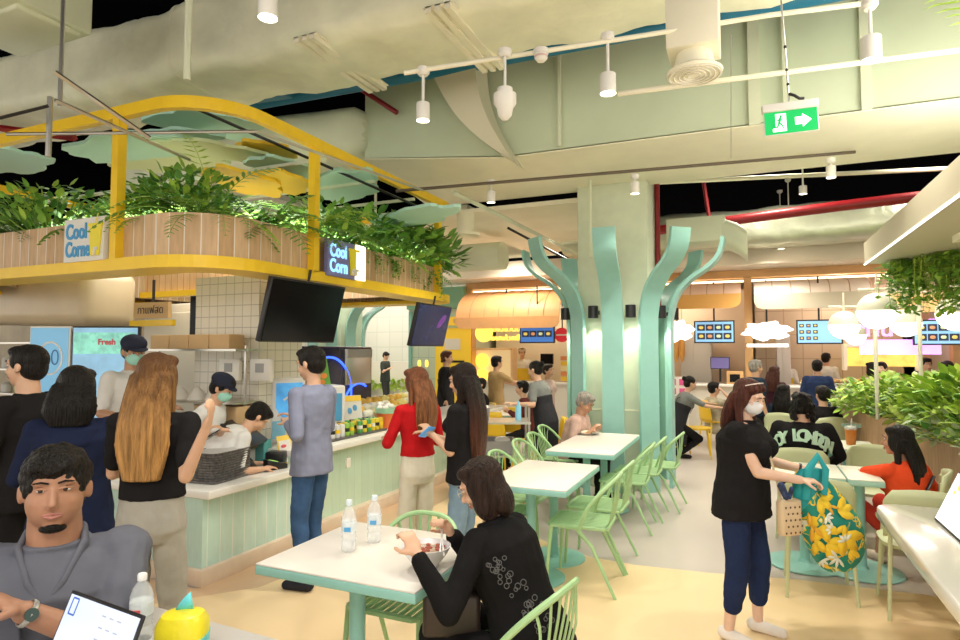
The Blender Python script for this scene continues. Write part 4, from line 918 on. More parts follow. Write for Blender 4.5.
# hedge planter on the aisle
hp = [(1.78, 5.0), (1.72, 6.6), (1.58, 7.9), (1.30, 9.1), (1.15, 9.9), (1.5, 10.3), (3.3, 10.3), (3.3, 5.0)]
t = thing('hedge_planter', (0, 0, 0), 'curved wooden planter box holding the big leafy hedge', 'planter')
pw2 = stripes('planter_wood', [(.50, .30, .17), (.58, .37, .22)], 1, .16, .03, (.36, .22, .12), .5, .15)
MB().poly(hp, .80, base=.08).build('box', pw2, t, smooth=False); MB().poly([(p[0]*.99+.03, p[1]) for p in hp], .08).build('plinth', mat('plinth', (.3, .22, .15), .6), t, smooth=False)
MB().poly([(p[0]+.05, p[1]) for p in hp], .01, base=.875).build('soil', MATS['soil'], t, smooth=False)
G2 = 'leafy plants in the wooden hedge planter'
h1 = mk('leafy_shrub', bush(11, 520, .50, .52, .11, .06, (L3, L4, L2)), 'bright fine leaved shrub in the hedge nearest the shops', G2, (1.55, 9.6, .80))
h2 = mk('leafy_shrub', bush(12, 620, .50, .60, .13, .075, (L2, L3, L4)), 'broad leaved shrub in the hedge behind the girl in red', G2, (2.05, 6.2, .78))
h3 = mk('philodendron', bush(13, 190, .55, .62, .23, .14, (L4, L3, L4)), 'big leaved lime plant on top of the hedge', G2, (2.2, 7.2, .80))
h4 = mk('variegated_shrub', bush(14, 420, .45, .40, .08, .05, (L5, L3, L1)), 'pale variegated shrub low on the hedge side', G2, (1.82, 7.2, .75))
for o, x, y, r, s, l in [(h1, 1.5, 9.1, 1, .9, 'fine leaved shrub above the iced tea table'), (h1, 1.9, 8.7, 2, 1.0, 'fine leaved shrub in the middle of the hedge'), (h3, 1.95, 9.3, 2, .85, 'big leaved plant sticking up at the far hedge end'), (h2, 2.0, 8.1, 3, .95, 'broad leaved shrub under the globe lamps'),
                         (h4, 1.75, 8.3, 3, 1.0, 'variegated shrub spilling toward the lettered jacket'), (h2, 1.98, 7.3, 1, 1.0, 'broad leaved shrub beside the variegated one'), (h4, 1.82, 6.5, 1, 1.0, 'variegated shrub over the girl in red'), (h3, 2.25, 6.3, 4, 1.0, 'big leaved plant right over the planter wood'),
                         (h2, 2.1, 5.5, 2, 1.0, 'broad leaved shrub at the picture edge of the hedge'), (h1, 1.95, 6.9, 4, 1.0, 'fine leaved shrub hanging over the planter wall'), (h1, 2.5, 8.0, 4, 1.1, 'fine leaved shrub deep inside the hedge'), (h3, 2.4, 8.6, 1, .95, 'big leaved plant under the globe lamp pole'), (h1, 2.5, 6.7, 2, 1.1, 'fine leaved shrub at the back of the hedge'), (h3, 1.75, 7.7, 5, .7, 'small philodendron at the hedge front'), (h4, 1.9, 5.6, 4, 1.0, 'variegated shrub nearest the laptop table')]:
    cp(o, (x, y, .84), r, s*1.1, l)
bz = mk('croton', bush(15, 160, .3, .5, .16, .06, (mat('croton_red', (.40, .14, .07), .5, var=.3), L2)), 'reddish leaved plant behind the hedge at the picture edge', G2, (2.9, 9.2, .85))
# hanging vines
v1 = mk('hanging_vine', trail(21, 90, .66, (L2, L3), .065, .05, .17), 'thick green vine hanging from the tray, mid one', 'vines hanging from the ceiling tray', at(918, 222, 5.3)); v1.scale = (1.15,)*3
v2 = mk('hanging_vine', trail(22, 70, .75, (L4, L4), .035, .014, .12), 'lime stringy vine hanging beside the thick vine', 'vines hanging from the ceiling tray', at(938, 216, 5.0))
v3 = mk('hanging_vine', trail(23, 36, .55, (L2, L1), .05, .035, .08), 'thin vine hanging alone nearest the tray corner', 'vines hanging from the ceiling tray', at(903, 245, 5.9))
cp(v1, at(957, 215, 4.9), 2, 1.1, 'thick vine cut by the picture edge'); cp(v3, at(925, 232, 5.2), 1, .6, 'short vine beside the bracket')
pfr = mk('palm_frond', fern(31, 1, .9, .20, .03, (L3, L4), .6), 'palm leaf tip poking in at the upper picture edge', None, (0, 0, 0))
pfr.location = at(985, 52, 3.2); pfr.rotation_euler = (0, 0, YAW+pi+.3)
tag(pfr, None)
# far plants on distant wall
fp = mk('leafy_shrub', bush(41, 90, .6, .5, .3, .16, (L3, L4)), 'leafy plant on the distant white planter wall, first of a row', 'plants on the distant planter wall', Y(355, 392, 19.5)-Vector((0, 0, .0)))
for i, px in enumerate((366, 378, 392, 402)): cp(fp, Y(px, 392, 19.5), i, .9, 'leafy plant on the distant planter wall, position %s' % ('two', 'three', 'four', 'five')[i])
# ================================================================ things on tables and counter
water = mat('bottle_plastic', (.90, .95, .97), .05, alpha=.32, ior=1.33, spec=.8); capw = mat('cap_white', (.9, .9, .9), .4); lblue = mat('label_blue', (.10, .40, .75), .4); lred = mat('label_red', (.75, .10, .12), .4)
def bottle(x, y, z, label, h=.235, r=.035, ring=lblue, z0=None):
    t = thing('water_bottle', (x, y, z), label, 'bottle', group='clear plastic water bottles'); s = h/.2
    prof = [(.001, 0), (r*.85, 0), (r, .008), (r, .04*s), (r*.93, .046*s), (r, .052*s), (r, .075*s), (r*.97, .076*s), (r*.97, .118*s), (r, .12*s), (r*.98, .135*s), (r*.7, .160*s), (.012, .178*s), (.012, .19*s), (.001, .19*s)]
    MB().lathe((0, 0, 0), prof, 24).build('body', water, t)
    MB().lathe((0, 0, 0), [(r*.985, .078*s), (r*1.0, .08*s), (r*1.0, .116*s), (r*.985, .118*s)], 24).build('label', mat('label_white', (.85, .92, .95), .3, alpha=.85), t)
    MB().lathe((0, 0, 0), [(.0145, .180*s), (.0145, .196*s), (.012, .2*s), (.001, .2*s)], 18).build('cap', capw if ring != lblue else mat('cap_clear', (.75, .85, .92), .3), t)
    b = MB(); b.box((0, -r*1.0, .09*s), (.03, .004, .02)); b.build('logo', ring, t, rot=(0, 0, YAW))
    return t
bottle(-1.735, 2.42, .74, 'water bottle in front on the soup table', ring=lblue); bottle(-1.70, 2.58, .74, 'water bottle behind the other one on the soup table', .225)
p = at(145, 612, 1.85); bottle(-1.83, 1.42, .74, 'water bottle with red letters beside the tissue pack', .21, .036, lred)
bottle(-1.42, 1.17, .74, 'empty bottle cut off by the lower picture edge before the tissue pack', .17, .034, lred)
# soup bowl
t = thing('soup_bowl', (-1.29, 2.36, .74), 'large white noodle soup bowl held by the eating woman', 'bowl')
MB().lathe((0, 0, 0), [(.001, 0), (.045, 0), (.05, .012), (.095, .07), (.108, .098), (.102, .098), (.085, .065), (.04, .022), (.001, .02)], 32).build('bowl', mat('bowl_white', (.84, .84, .88), .2), t)
MB().lathe((0, 0, .078), [(.001, .006), (.09, 0), (.09, -.004), (.001, -.004)], 24).build('soup', mat('soup', (.70, .55, .42), .2, var=.4, vscale=40), t)
b = MB(); random.seed(2); [b.ell((random.uniform(-.06, .06), random.uniform(-.06, .06), .086), (.012, .009, .006), n=8, k=5) for _ in range(14)]; b.build('garnish', mat('garnish', (.45, .12, .08), .4), t)
# tissue pack
tp_ = at(188, 628, 1.62); t = thing('tissue_pack', (-1.62, 1.40, .74), 'yellow soft tissue pack with a cyan tissue sticking out', 'tissue pack', .5)
b = MB(); b.loft([b.ringz((0, 0, 0), .068, .058, 28, 3), b.ringz((0, 0, .05), .075, .066, 28, 3), b.ringz((0, 0, .10), .073, .063, 28, 3), b.ringz((0, 0, .125), .06, .05, 28, 2.5), b.ringz((0, 0, .135), .03, .025, 28, 2)]); b.build('pack', mat('pack_yellow', (.88, .76, .03), .35, bump=.4, bscale=12), t)
b = MB(); b.loft([b.ringz((0, 0, .004), .0705, .0605, 28, 3), b.ringz((0, 0, .062), .0765, .0675, 28, 3)]); b.build('cyan_band', mat('pack_cyan', (.12, .62, .66), .4), t)
MB().add([(-.03, 0, .125), (.03, .01, .125), (.022, 0, .19), (.005, -.008, .175), (-.012, .006, .155)], [(0, 1, 2, 3, 4)]).build('tissue', mat('tissue', (.16, .70, .76), .7), t, solid=.002)
b = MB(); [b.ell((.05*cos(a)-.02, -.066, .03+.02*sin(a)), (.012, .006, .009), n=8, k=5) for a in (0, 1.6, 3.1, 4.5)]; b.build('print', mat('pack_navy', (.05, .12, .4), .4), t)
tag(MB().ell((0, 0, .012), (.012, .012, .012)).build('small_ball', mat('ballw', (.8, .7, .6), .5), loc=(-1.39, 1.43, .74)), 'tiny cream ball beside the tissue pack', 'ball')
# plastic cup with straw
t = thing('plastic_cup', (-2.03, 1.36, .74), 'clear plastic cup with white straw behind the near laptop', 'cup')
MB().lathe((0, 0, 0), [(.001, 0), (.03, 0), (.042, .10), (.046, .105), (.04, .118), (.02, .13), (.001, .13)], 24).build('cup', water, t)
MB().lathe((0, 0, .002), [(.001, 0), (.028, 0), (.038, .08), (.001, .08)], 20).build('drink', mat('drink', (.45, .30, .22), .3), t)
MB().cyl((0, 0, .02), (.004, .004, .215), .004, n=8).build('straw', capw, t)
# laptops
def laptop(loc, rz, tilt, label, w_=.33, d=.22, col=black, scr=(.62, .72, .95), marks=1):
    t = thing('laptop', loc, label, 'laptop', rz)
    MB().box((0, 0, .009), (w_, d, .016)).build('base', mat('lap_grey', (.2, .2, .22), .4), t, bevel=.004)
    l = MB().box((0, .0, d/2), (w_, .008, d)).build('lid', col, t, bevel=.003, loc=(0, d/2, .016), rot=(-tilt, 0, 0))
    MB().box((0, -.005, d/2+.004), (w_-.02, .002, d-.026)).build('screen', mat('lap_scr%g' % scr[0], scr, .3, emit=.22, ecol=scr), l, smooth=False)
    if marks == 1: 
        b = MB(); [b.box(p, s) for p, s in (((-w_*.42, -.0065, d*.83), (.004, .001, .04)), ((-w_*.34, -.0065, d*.83), (.004, .001, .04)), ((-w_*.38, -.0065, d*.93), (.03, .001, .004)), ((-w_*.38, -.0065, d*.74), (.03, .001, .004)))]; b.build('window_mark', mat('ui_blue', (.03, .15, .7), .4), l, smooth=False)
        b = MB(); [b.box((w_*(.05+.1*(i % 3)), -.0065, d*(.85-.13*(i//3))), (.018, .001, .003)) for i in range(9)]; b.build('text_mark', mat('ui_grey', (.45, .5, .6), .4), l, smooth=False)
    if marks == 2:
        b = MB(); b.ell((-.06, -.0065, d*.8), (.03, .001, .02)); b.ell((-.10, -.0065, d*.72), (.012, .001, .012)); b.build('banana_picture', mat('ui_yellow', (.95, .75, .1), .4, emit=.6), l)
    return t
laptop((-1.70, 1.00, .74), radians(-6), radians(22), 'open laptop with a pale blue drawing window on the near table', .36, .225)
t = thing('tablet', (.93, 3.90, .74), 'tablet display with a yellow banana picture on the glossy long table', 'tablet', -pi/2)
l = MB().box((0, 0, .15), (.50, .012, .30)).build('casing', black, t, bevel=.004, rot=(radians(-24), 0, 0))
MB().box((0, -.008, .152), (.475, .003, .275)).build('screen', mat('tab_white', (.86, .92, 1), .3, emit=.45), l, smooth=False)
b = MB(); b.ell((-.10, -.011, .23), (.04, .001, .022)); b.ell((-.15, -.011, .19), (.014, .001, .014)); b.build('banana_picture', mat('ui_yellow', (.95, .75, .1), .4, emit=.3), l)
MB().box((0, .09, .06), (.12, .10, .12)).build('foot', black, t, bevel=.01)
# iced tea and cups
t = thing('iced_tea', (.92, 7.08, .74), 'glass of orange iced tea on the pale table before the hedge', 'drink')
MB().lathe((0, 0, 0), [(.001, 0), (.04, 0), (.055, .15), (.001, .15)], 20).build('tea', mat('tea', (.55, .18, .03), .15), t); MB().lathe((0, 0, .15), [(.056, 0), (.058, .02), (.03, .04), (.001, .04)], 20).build('lid', water, t); MB().cyl((0, 0, .1), (.01, 0, .26), .005, n=6).build('straw', capw, t)
t = thing('plate', (.68, 7.12, .742), 'white plate with crumpled napkins on the iced tea table', 'plate'); MB().lathe((0, 0, 0), [(.001, 0), (.09, 0), (.13, .02), (.09, .008), (.001, .008)], 24).build('dish', whiteg, t); b = MB(); [b.ell((.04*i-.04, .02*i, .03), (.05, .03, .025)) for i in range(3)]; b.build('napkin', capw, t)
t = thing('plate', (-1.66, 6.78, .742), 'white plate of food before the old man', 'plate'); MB().lathe((0, 0, 0), [(.001, 0), (.09, 0), (.14, .02), (.09, .008), (.001, .008)], 24).build('dish', whiteg, t); MB().ell((0, 0, .02), (.08, .08, .02)).build('food', mat('rice', (.8, .72, .55), .6), t)
# ---- kiosk counter goods
zt = .675; zt2 = .795
t = thing('tray_stack', (-3.80, 3.60, zt), 'stack of dark grey woven trays on the kiosk counter corner', 'trays', pi/2+.1)
for k in range(12):
    b = MB(); b.loft([b.ringz((0, 0, .004+.019*k), .205, .135, 24, 7), b.ringz((0, 0, .0215+.019*k), .215, .145, 24, 7), b.ringz((0, 0, .0215+.019*k), .207, .137, 24, 7), b.ringz((0, 0, .010+.019*k), .20, .13, 24, 7)])
    o = b.build('tray', mat('tray_weave', (.16, .15, .15), .4, var=.6, vscale=60, stretch=(1, 1, .6)), t, angle=50); o['kind'] = 'thing' if 0 else o.get('kind', 'thing')
MB().loft([MB().ringz((0, 0, .225), .198, .128, 24, 7), MB().ringz((0, 0, .227), .198, .128, 24, 7)]).build('top_liner', mat('liner', (.42, .41, .40), .3), t)
# POS
def pos_terminal(loc, rz, label):
    t = thing('sales_terminal', loc, label, 'terminal', rz)
    b = MB(); b.loft([b.ringz((0, 0, 0), .09, .10, 20, 4), b.ringz((0, 0, .02), .085, .09, 20, 4), b.ringz((0, .01, .10), .04, .03, 20, 3), b.ringz((0, .0, .19), .05, .03, 20, 3)]); b.build('base', black, t)
    MB().box((0, 0, 0), (.34, .03, .24)).build('screen_housing', black, t, bevel=.008, loc=(0, -.02, .22), rot=(radians(-52), 0, 0))
    return t
pos_terminal((-3.98, 3.98, zt), radians(115), 'black point of sale screen tilted back on the kiosk counter'); bpy.data.objects['sales_terminal'].scale = (1.35,)*3
t = thing('card_reader', (-3.68, 4.08, zt), 'small black card reader with green display on the counter', 'card reader', 1.2)
b = MB(); b.poly([(-.09, 0), (.09, 0), (.09, .04), (-.09, .09)], .09, axis=1, base=-.045); b.build('body', black, t, bevel=.006); MB().box((-.02, 0, .072), (.06, .06, .004), (0, radians(16), 0)).build('display', mat('lcd', (.35, .7, .15), .4, emit=.6), t, smooth=False)
tag(MB().box((0, 0, .06), (.16, .12, .12)).build('receipt_printer', black, bevel=.015, loc=(-3.80, 4.22, zt), rot=(0, 0, .4)), 'black receipt printer behind the card reader', 'printer')
t = thing('menu_stand', (-3.74, 4.30, zt), 'yellow edged price card on a stand by the customer in blue', 'sign', radians(62)); t.rotation_euler = (radians(-14), radians(-8), radians(48))
MB().box((0, 0, .13), (.125, .012, .25)).build('board', mat('card_yellow', (.88, .62, .05), .4), t, bevel=.003); MB().box((0, -.008, .115), (.10, .004, .19)).build('sheet', white, t, smooth=False)
b = MB(); [b.ell((0-.012, -.012, z), (.024, .003, .015)) for z in (.16, .075)]; b.build('logo', lred, t); MB().box((0, -.002, .02), (.13, .06, .04)).build('foot', black, t, smooth=False) if 0 else None
t = thing('flyer_stand', (-3.92, 4.38, zt), 'light blue flyer card behind the price card', 'sign', radians(50)); MB().box((0, 0, .28), (.115, .01, .16)).build('card', mat('flyer', (.22, .52, .75), .4), t, smooth=False); MB().box((0, .005, .1), (.03, .01, .21)).build('post', white, t, smooth=False); MB().box((0, 0, .005), (.1, .08, .01)).build('foot', white, t)
for i, (x, y, h) in enumerate(((-4.12, 4.22, .12), (-4.02, 4.30, .20), (-4.20, 4.32, .16))):
    tag(MB().box((0, 0, h/2), (.10, .10, h)).build('carton', (white, mat('carton_teal', (.12, .45, .45), .5), mat('carton_y', (.88, .70, .05), .5))[i], bevel=.006, loc=(x, y, zt)), ('white', 'teal', 'yellow')[i]+' carton in the group behind the point of sale screen', 'carton')
tag(MB().lathe((0, 0, 0), [(.001, 0), (.06, 0), (.075, .05), (.05, .09), (.001, .1)], 16).build('yellow_bag', mat('bagy', (.90, .72, .04), .4), loc=(-3.98, 3.32, zt)), 'crumpled yellow bag beside the tray stack', 'bag')
# drink dispenser
def dispenser(loc, rz, label, w_=.34, h=.62):
    t = thing('drink_dispenser', loc, label, 'dispenser', rz); MB().box((0, 0, h/2), (w_, .34, h)).build('housing', mat('disp_white', (.84, .84, .84), .25), t, bevel=.03, seg=3)
    b = MB(); pts = [(-w_*.38, h*.92), (-w_*.38, h*.55), (-w_*.25, h*.42), (0, h*.36), (w_*.25, h*.42), (w_*.38, h*.55), (w_*.38, h*.92)]
    b.poly(pts[::-1], .006, axis=1, base=-.176); b.build('picture', mat('disp_pic', (.08, .35, .75), .3, emit=.35, var=.5, vscale=6), t, smooth=False)
    b = MB(); b.tube([(-.06, -.18, h*.66), (-.02, -.18, h*.70), (0, -.18, h*.66), (.03, -.18, h*.74), (.06, -.18, h*.70)], .012, n=6); b.build('logo', capw, t)
    MB().box((.09, -.182, h*.55), (.05, .004, .1)).build('fruit_mark', mat('or', (.9, .3, .05), .4), t)
    return t
dispenser((-4.18, 4.72, zt2), radians(62), 'white drink dispenser with a blue picture beside the customer in blue')
for i, (x, y, h) in enumerate(((-3.86, 4.50, .34), (-3.80, 4.60, .26), (-3.92, 4.60, .30))):
    b = MB(); prof = [(.001, 0), (.028, 0)]
    for k in range(int(h/.012)): prof += [(.038, .012*k+.004), (.0395, .012*k+.010), (.036, .012*k+.0105)]
    prof += [(.001, h)]; tag(b.lathe((0, 0, 0), prof, 18).build('cup_stack', mat('cupstack', (.86, .86, .86), .2, alpha=.75), loc=(x, y, zt2)), ('tallest', 'shortest', 'middle')[i]+' stack of clear plastic cups by the dispenser', 'cups')
tag(MB().lathe((0, 0, 0), [(.05, 0), (.06, .12), (.054, .12), (.046, .01)], 20).build('basket', mat('rattan', (.45, .33, .2), .7), loc=(-3.72, 4.66, zt2)), 'brown holder hidden behind the price card', 'basket')
# cans and small bottles on black trays
cc = [(.86, .70, .05), (.10, .40, .12), (.80, .80, .80), (.82, .55, .05), (.06, .06, .06), (.35, .62, .10), (.7, .15, .05)]
for k in range(2):
    tag(MB().box((0, 0, .01), (.26, .50, .02)).build('drip_tray', mat('tray_dark', (.12, .12, .12), .4), bevel=.004, loc=(-3.80, 5.02+.54*k, zt2)), ('black tray under the grey cans', 'black tray under the yellow and green cans')[k], 'tray')
random.seed(5); nn = 0; pn = ('first', 'second', 'third', 'fourth', 'fifth', 'sixth')
for k in range(2):
    for i in range(6):
        for j in range(3):
            c = cc[(2 if k == 0 and i < 4 else random.choice((0, 1, 3, 4, 5)))]; y = 4.82+.54*k+.078*i; x = -3.72-.08*j
            if k == 0 and j == 0 and i == 0 or True:
                nm = 'drink_can'; t = thing(nm, (x, y, zt2+.02), '%s can in row %s of the %s tray, %s from the blue shirt' % ({cc[0]: 'yellow', cc[1]: 'green', cc[2]: 'silver', cc[3]: 'amber', cc[4]: 'black', cc[5]: 'lime', cc[6]: 'red'}[c], ('one', 'two', 'three')[j], ('grey can', 'yellow can')[k], pn[i]), 'can', group='drink cans on the black trays')
                MB().lathe((0, 0, 0), [(.001, 0), (.024, 0), (.030, .008), (.030, .115), (.026, .125), (.001, .122)], 14).build('body', mat('can%g%g' % (c[0], c[1]), c, .3, metal=.2), t)
                MB().lathe((0, 0, 0), [(.0305, .045), (.0308, .046), (.0308, .08), (.0305, .081)], 14).build('label_band', (white, black, yel)[(i+j) % 3], t)
# orange tub, basket of snacks, yellow packets
t = thing('orange_tub', (-3.78, 5.98, zt2), 'orange ice tub with mint rim beside the cans', 'tub')
MB().lathe((0, 0, 0), [(.001, 0), (.10, 0), (.125, .19), (.115, .19), (.1, .1), (.001, .1)], 28).build('tub', mat('tub_orange', (.86, .20, .05), .35), t); MB().lathe((0, 0, .17), [(.122, 0), (.135, .005), (.14, .06), (.128, .06), (.12, .01)], 28).build('rim', mat('tub_mint', (.40, .72, .50), .4), t)
b = MB(); random.seed(8); [b.ell((random.uniform(-.08, .08), random.uniform(-.08, .08), .22+random.uniform(0, .05)), (.04, .04, .03), n=8, k=6) for _ in range(10)]; b.build('ice', mat('icewhite', (.88, .86, .8), .4), t)
random.seed(12); pn = ('first', 'second', 'third', 'fourth', 'fifth', 'sixth', 'seventh', 'eighth', 'ninth', 'tenth')
for i in range(10):
    for j in range(3):
        y = 5.9+.16*i; x = -3.98-.16*j; c = random.choice(((.90, .74, .08), (.90, .80, .3), (.88, .55, .08), (.85, .85, .7)))
        o = MB().ell((0, 0, .05), (.085, .07, .06), n=12, k=8).build('snack_bag', mat('snack%g' % c[2], c, .35, bump=.6, bscale=20), disp=(.03, .06), loc=(x, y, zt2+.10+.05*j), rot=(.3, .2, i+j)); tag(o, '%s snack bag of row %s behind the ice tub' % (pn[i], ('one', 'two', 'three')[j]), 'snack bag', 'yellow snack bags on the counter')
t = thing('snack_display', (-4.14, 6.6, zt2), 'stepped white rack under the yellow snack bags', 'rack')
for j in range(3): MB().box((.16-.16*j, 0, .05+.025*j), (.16, 1.7, .10+.05*j)).build('step', white, t, smooth=False)
# picture cards on counter
t = thing('menu_stand', (-3.98, 5.62, zt2+.12), 'tilted yellow topped picture card leaning by the blue lit machine', 'sign', radians(60)); t.rotation_euler = (radians(-15), 0, radians(55))
MB().box((0, 0, .12), (.20, .012, .30)).build('board', white, t, smooth=False); MB().box((0, -.008, .235), (.20, .004, .06)).build('heading', yel, t, smooth=False); b = MB(); [b.ell((-.04+.06*i, -.009, .10+.03*i), (.025, .003, .035)) for i in range(2)]; b.build('picture', lblue, t)
MB().box((0, .02, -.06), (.1, .06, .12)).build('foot', white, t, smooth=False)
t = thing('cola_sign', (-4.06, 5.42, zt2+.02), 'bottle shaped sign in red white and blue by the picture card', 'sign', radians(62))
b = MB(); b.poly([(-.06, 0), (.06, 0), (.065, .12), (.0651, .12), (-.065, .12)][::-1], .03, axis=1); b.build('lower_part', mat('navy', (.02, .06, .35), .4), t, smooth=False); b = MB(); b.poly([(-.065, .12), (.065, .12), (.06, .2), (-.06, .2)][::-1], .03, axis=1); b.build('middle_part', white, t, smooth=False); text('lettering', 'HO', .075, black, t, (0, -.034, .16), (pi/2, 0, 0), .001)
b = MB(); b.poly([(-.06, .2), (.06, .2), (.03, .29), (.02, .34), (-.02, .34), (-.03, .29)][::-1], .03, axis=1); b.build('upper_part', lred, t, smooth=False)
# blue lit drink machine
t = thing('drinks_fountain', (-4.55, 5.70, 0), 'dark drinks machine with glowing blue arcs and a steel panel', 'machine', pi/2)
MB().box((0, 0, .86), (1.5, .5, 1.72)).build('cabinet', mat('machine_navy', (.012, .014, .05), .25), t, bevel=.02)
arcm = mat('arc_blue', (.05, .12, .9), .4, emit=2.2, ecol=(.03, .10, .9))
for cx, cz, r in ((-.12, 1.18, .42), (.45, .98, .30)):
    MB().tube([(cx+r*cos(radians(a)), -.26, cz+r*sin(radians(a))) for a in range(-70 if cx < 0 else 60, 100 if cx < 0 else 210, 8)], .013, n=6).build('light_arc', arcm, t)
MB().box((.44, -.255, 1.48), (.52, .03, .42)).build('steel_panel', steel, t, bevel=.01); MB().box((.44, -.28, 1.64), (.5, .02, .1)).build('panel_top', mat('grey_pl', (.35, .35, .35), .4), t, smooth=False)
t = thing('juice_carton', (-4.0, 5.14, zt2+.42), 'green fruit picture box on top of the white cooler', 'carton', radians(60)); t.rotation_euler = (0, radians(-10), radians(60)); MB().box((0, 0, .24), (.14, .05, .30)).build('box', mat('jgreen', (.15, .45, .08), .4), t, smooth=False); b = MB(); [b.ell((-.02+.03*(i % 2), -.028, .14+.06*i), (.035, .004, .03)) for i in range(4)]; b.build('fruit_picture', mat('jor', (.88, .30, .06), .4), t)
t = thing('small_cooler', (-4.08, 5.16, zt2), 'white counter cooler with coloured drinks behind the customer in blue', 'cooler', radians(62)); MB().box((0, 0, .26), (.42, .34, .52)).build('housing', MATS['disp_white'], t, bevel=.02)
for k in range(3): MB().box((-.12+.12*k, -.175, .30), (.09, .01, .28)).build('drink_panel', (mat('jor', 0), MATS['carton_teal'], lblue)[k], t, smooth=False)
# kiosk interior: screens, shelf, boxes
t = tv('order_screen', (at(106, 374, 5.75)), .63, .90, (0, 0, radians(24)), mat('kiosk_ui', (.20, .42, .60), .3, emit=.42, ecol=(.28, .50, .70), var=.35, vscale=5), 'tall black order screen with a blue menu picture behind the hooded woman')
t2 = MB().box((0, -.032, .29), (.58, .004, .20)).build('banner', mat('banner_ui', (.2, .55, .45), .3, emit=.5, var=.6, vscale=12), t, smooth=False); text('lettering', 'Fresh', .075, lred, t, (.02, -.036, .30), (pi/2, 0, 0), .001, bold=.003)
t = thing('blue_poster', at(51, 372, 5.75), 'light blue standing poster with a white number ten in a ring', 'poster', radians(24))
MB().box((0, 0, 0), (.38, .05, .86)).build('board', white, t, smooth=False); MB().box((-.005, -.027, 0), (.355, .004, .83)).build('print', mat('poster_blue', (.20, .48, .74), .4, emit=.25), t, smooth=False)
text('lettering', '10', .22, mat('nav', (.05, .15, .4), .4), t, (.01, -.034, .13), (pi/2, 0, 0), .001, sx=.8, bold=-.004)
b = MB(); b.tube([(.11*cos(radians(a))+.01, -.032, .13+.15*sin(radians(a))) for a in range(0, 360, 12)], .010, n=5, closed=True, flat=(1, 1)); b.build('ring', capw, t)
for o in ('order_screen', 'blue_poster'):
    q = bpy.data.objects[o]; MB().box((0, .08, -.85), (.2, .12, 1.2)).build('stand', black, q, smooth=False)
t = thing('steel_shelf', (-4.62, 4.12, 0), 'steel kitchen shelf against the tiled pillar', 'shelf')
for x in (-.55, .55): MB().cyl((x, 0, 0), (x, 0, 1.72), .015, n=8).build('post', steel, t)
for z in (1.22, 1.68): MB().box((0, 0, z), (1.2, .34, .02)).build('board', steel, t, smooth=False)
for i in range(4): tag(MB().box((0, 0, .065), (.24, .18, .13)).build('paper_box', mat('kraft', (.66, .44, .22), .6), bevel=.005, loc=(-5.05+.25*i, 4.12, 1.69)), 'kraft paper box on the top shelf, %s in its row' % ('first', 'second', 'third', 'fourth')[i], 'box', 'kraft boxes on the steel shelf')
for i in range(3): tag(MB().lathe((0, 0, 0), [(.001, 0), (.09, 0), (.06, .06), (.02, .11), (.001, .12)], 16).build('rice_bag', mat('bagclear', (.85, .82, .75), .4), disp=(.02, .05), loc=(-4.85+.22*i, 4.1, 1.23)), 'white filled plastic bag on the lower shelf, %s of three' % ('one', 'two', 'three')[i], 'bag', 'white bags on the steel shelf')
for i, x in enumerate((-4.35, -3.98)):
    t = thing('ticket_printer', (x+.0, 4.22, 1.50), ('wall mounted white ticket box on the tiled pillar, nearer the shelf', 'wall mounted white ticket box at the tiled pillar edge')[i], 'ticket box'); MB().box((0, 0, 0), (.24, .05, .20)).build('casing', white, t, bevel=.01); MB().box((0, -.03, .02), (.09, .01, .08)).build('display', mat('grey_pl', 0), t, smooth=False)
tag(MB().box((0, 0, .2), (.5, .3, .38)).build('cardboard_box', mat('card', (.62, .42, .22), .7), bevel=.01, loc=(-4.28, 4.13, .80)), 'brown cardboard box behind the visor worker', 'box')
o = bpy.data.objects['cardboard_box']; text('lettering', 'กรุณา', .13, black, o, (.05, -.152, .18), (pi/2, 0, 0), .001, bold=.003)
t = thing('menu_board', (-5.5, 4.3, 2.08), 'kraft and yellow hanging board above the shelf', 'board'); MB().box((0, 0, 0), (.5, .04, .16)).build('board', mat('kraft', 0), t, smooth=False); MB().box((0, 0, -.13), (.62, .04, .06)).build('rim', yel, t, smooth=False); MB().box((0, .01, .16), (.02, .02, .3)).build('hanger', black, t, smooth=False); text('lettering', 'กาแฟสด', .11, black, t, (0, -.024, 0), (pi/2, 0, 0), .001)
tv('kiosk_screen', (-4.93, 4.45, 2.02), .32, .40, (0, 0, radians(15)), scrdark, 'black hanging screen between shelf and tiled pillar')
t = thing('white_cabinet', (-5.9, 5.2, 0), 'white refrigerator cabinet inside the kiosk', 'cabinet'); MB().box((0, 0, 1.1), (1.0, .6, 2.2)).build('body', mat('cabinet_w', (.76, .74, .66), .4), t, bevel=.01); MB().box((.1, -.31, 1.15), (.7, .02, 1.9)).build('door', mat('cabinet_w', 0), t, bevel=.008)

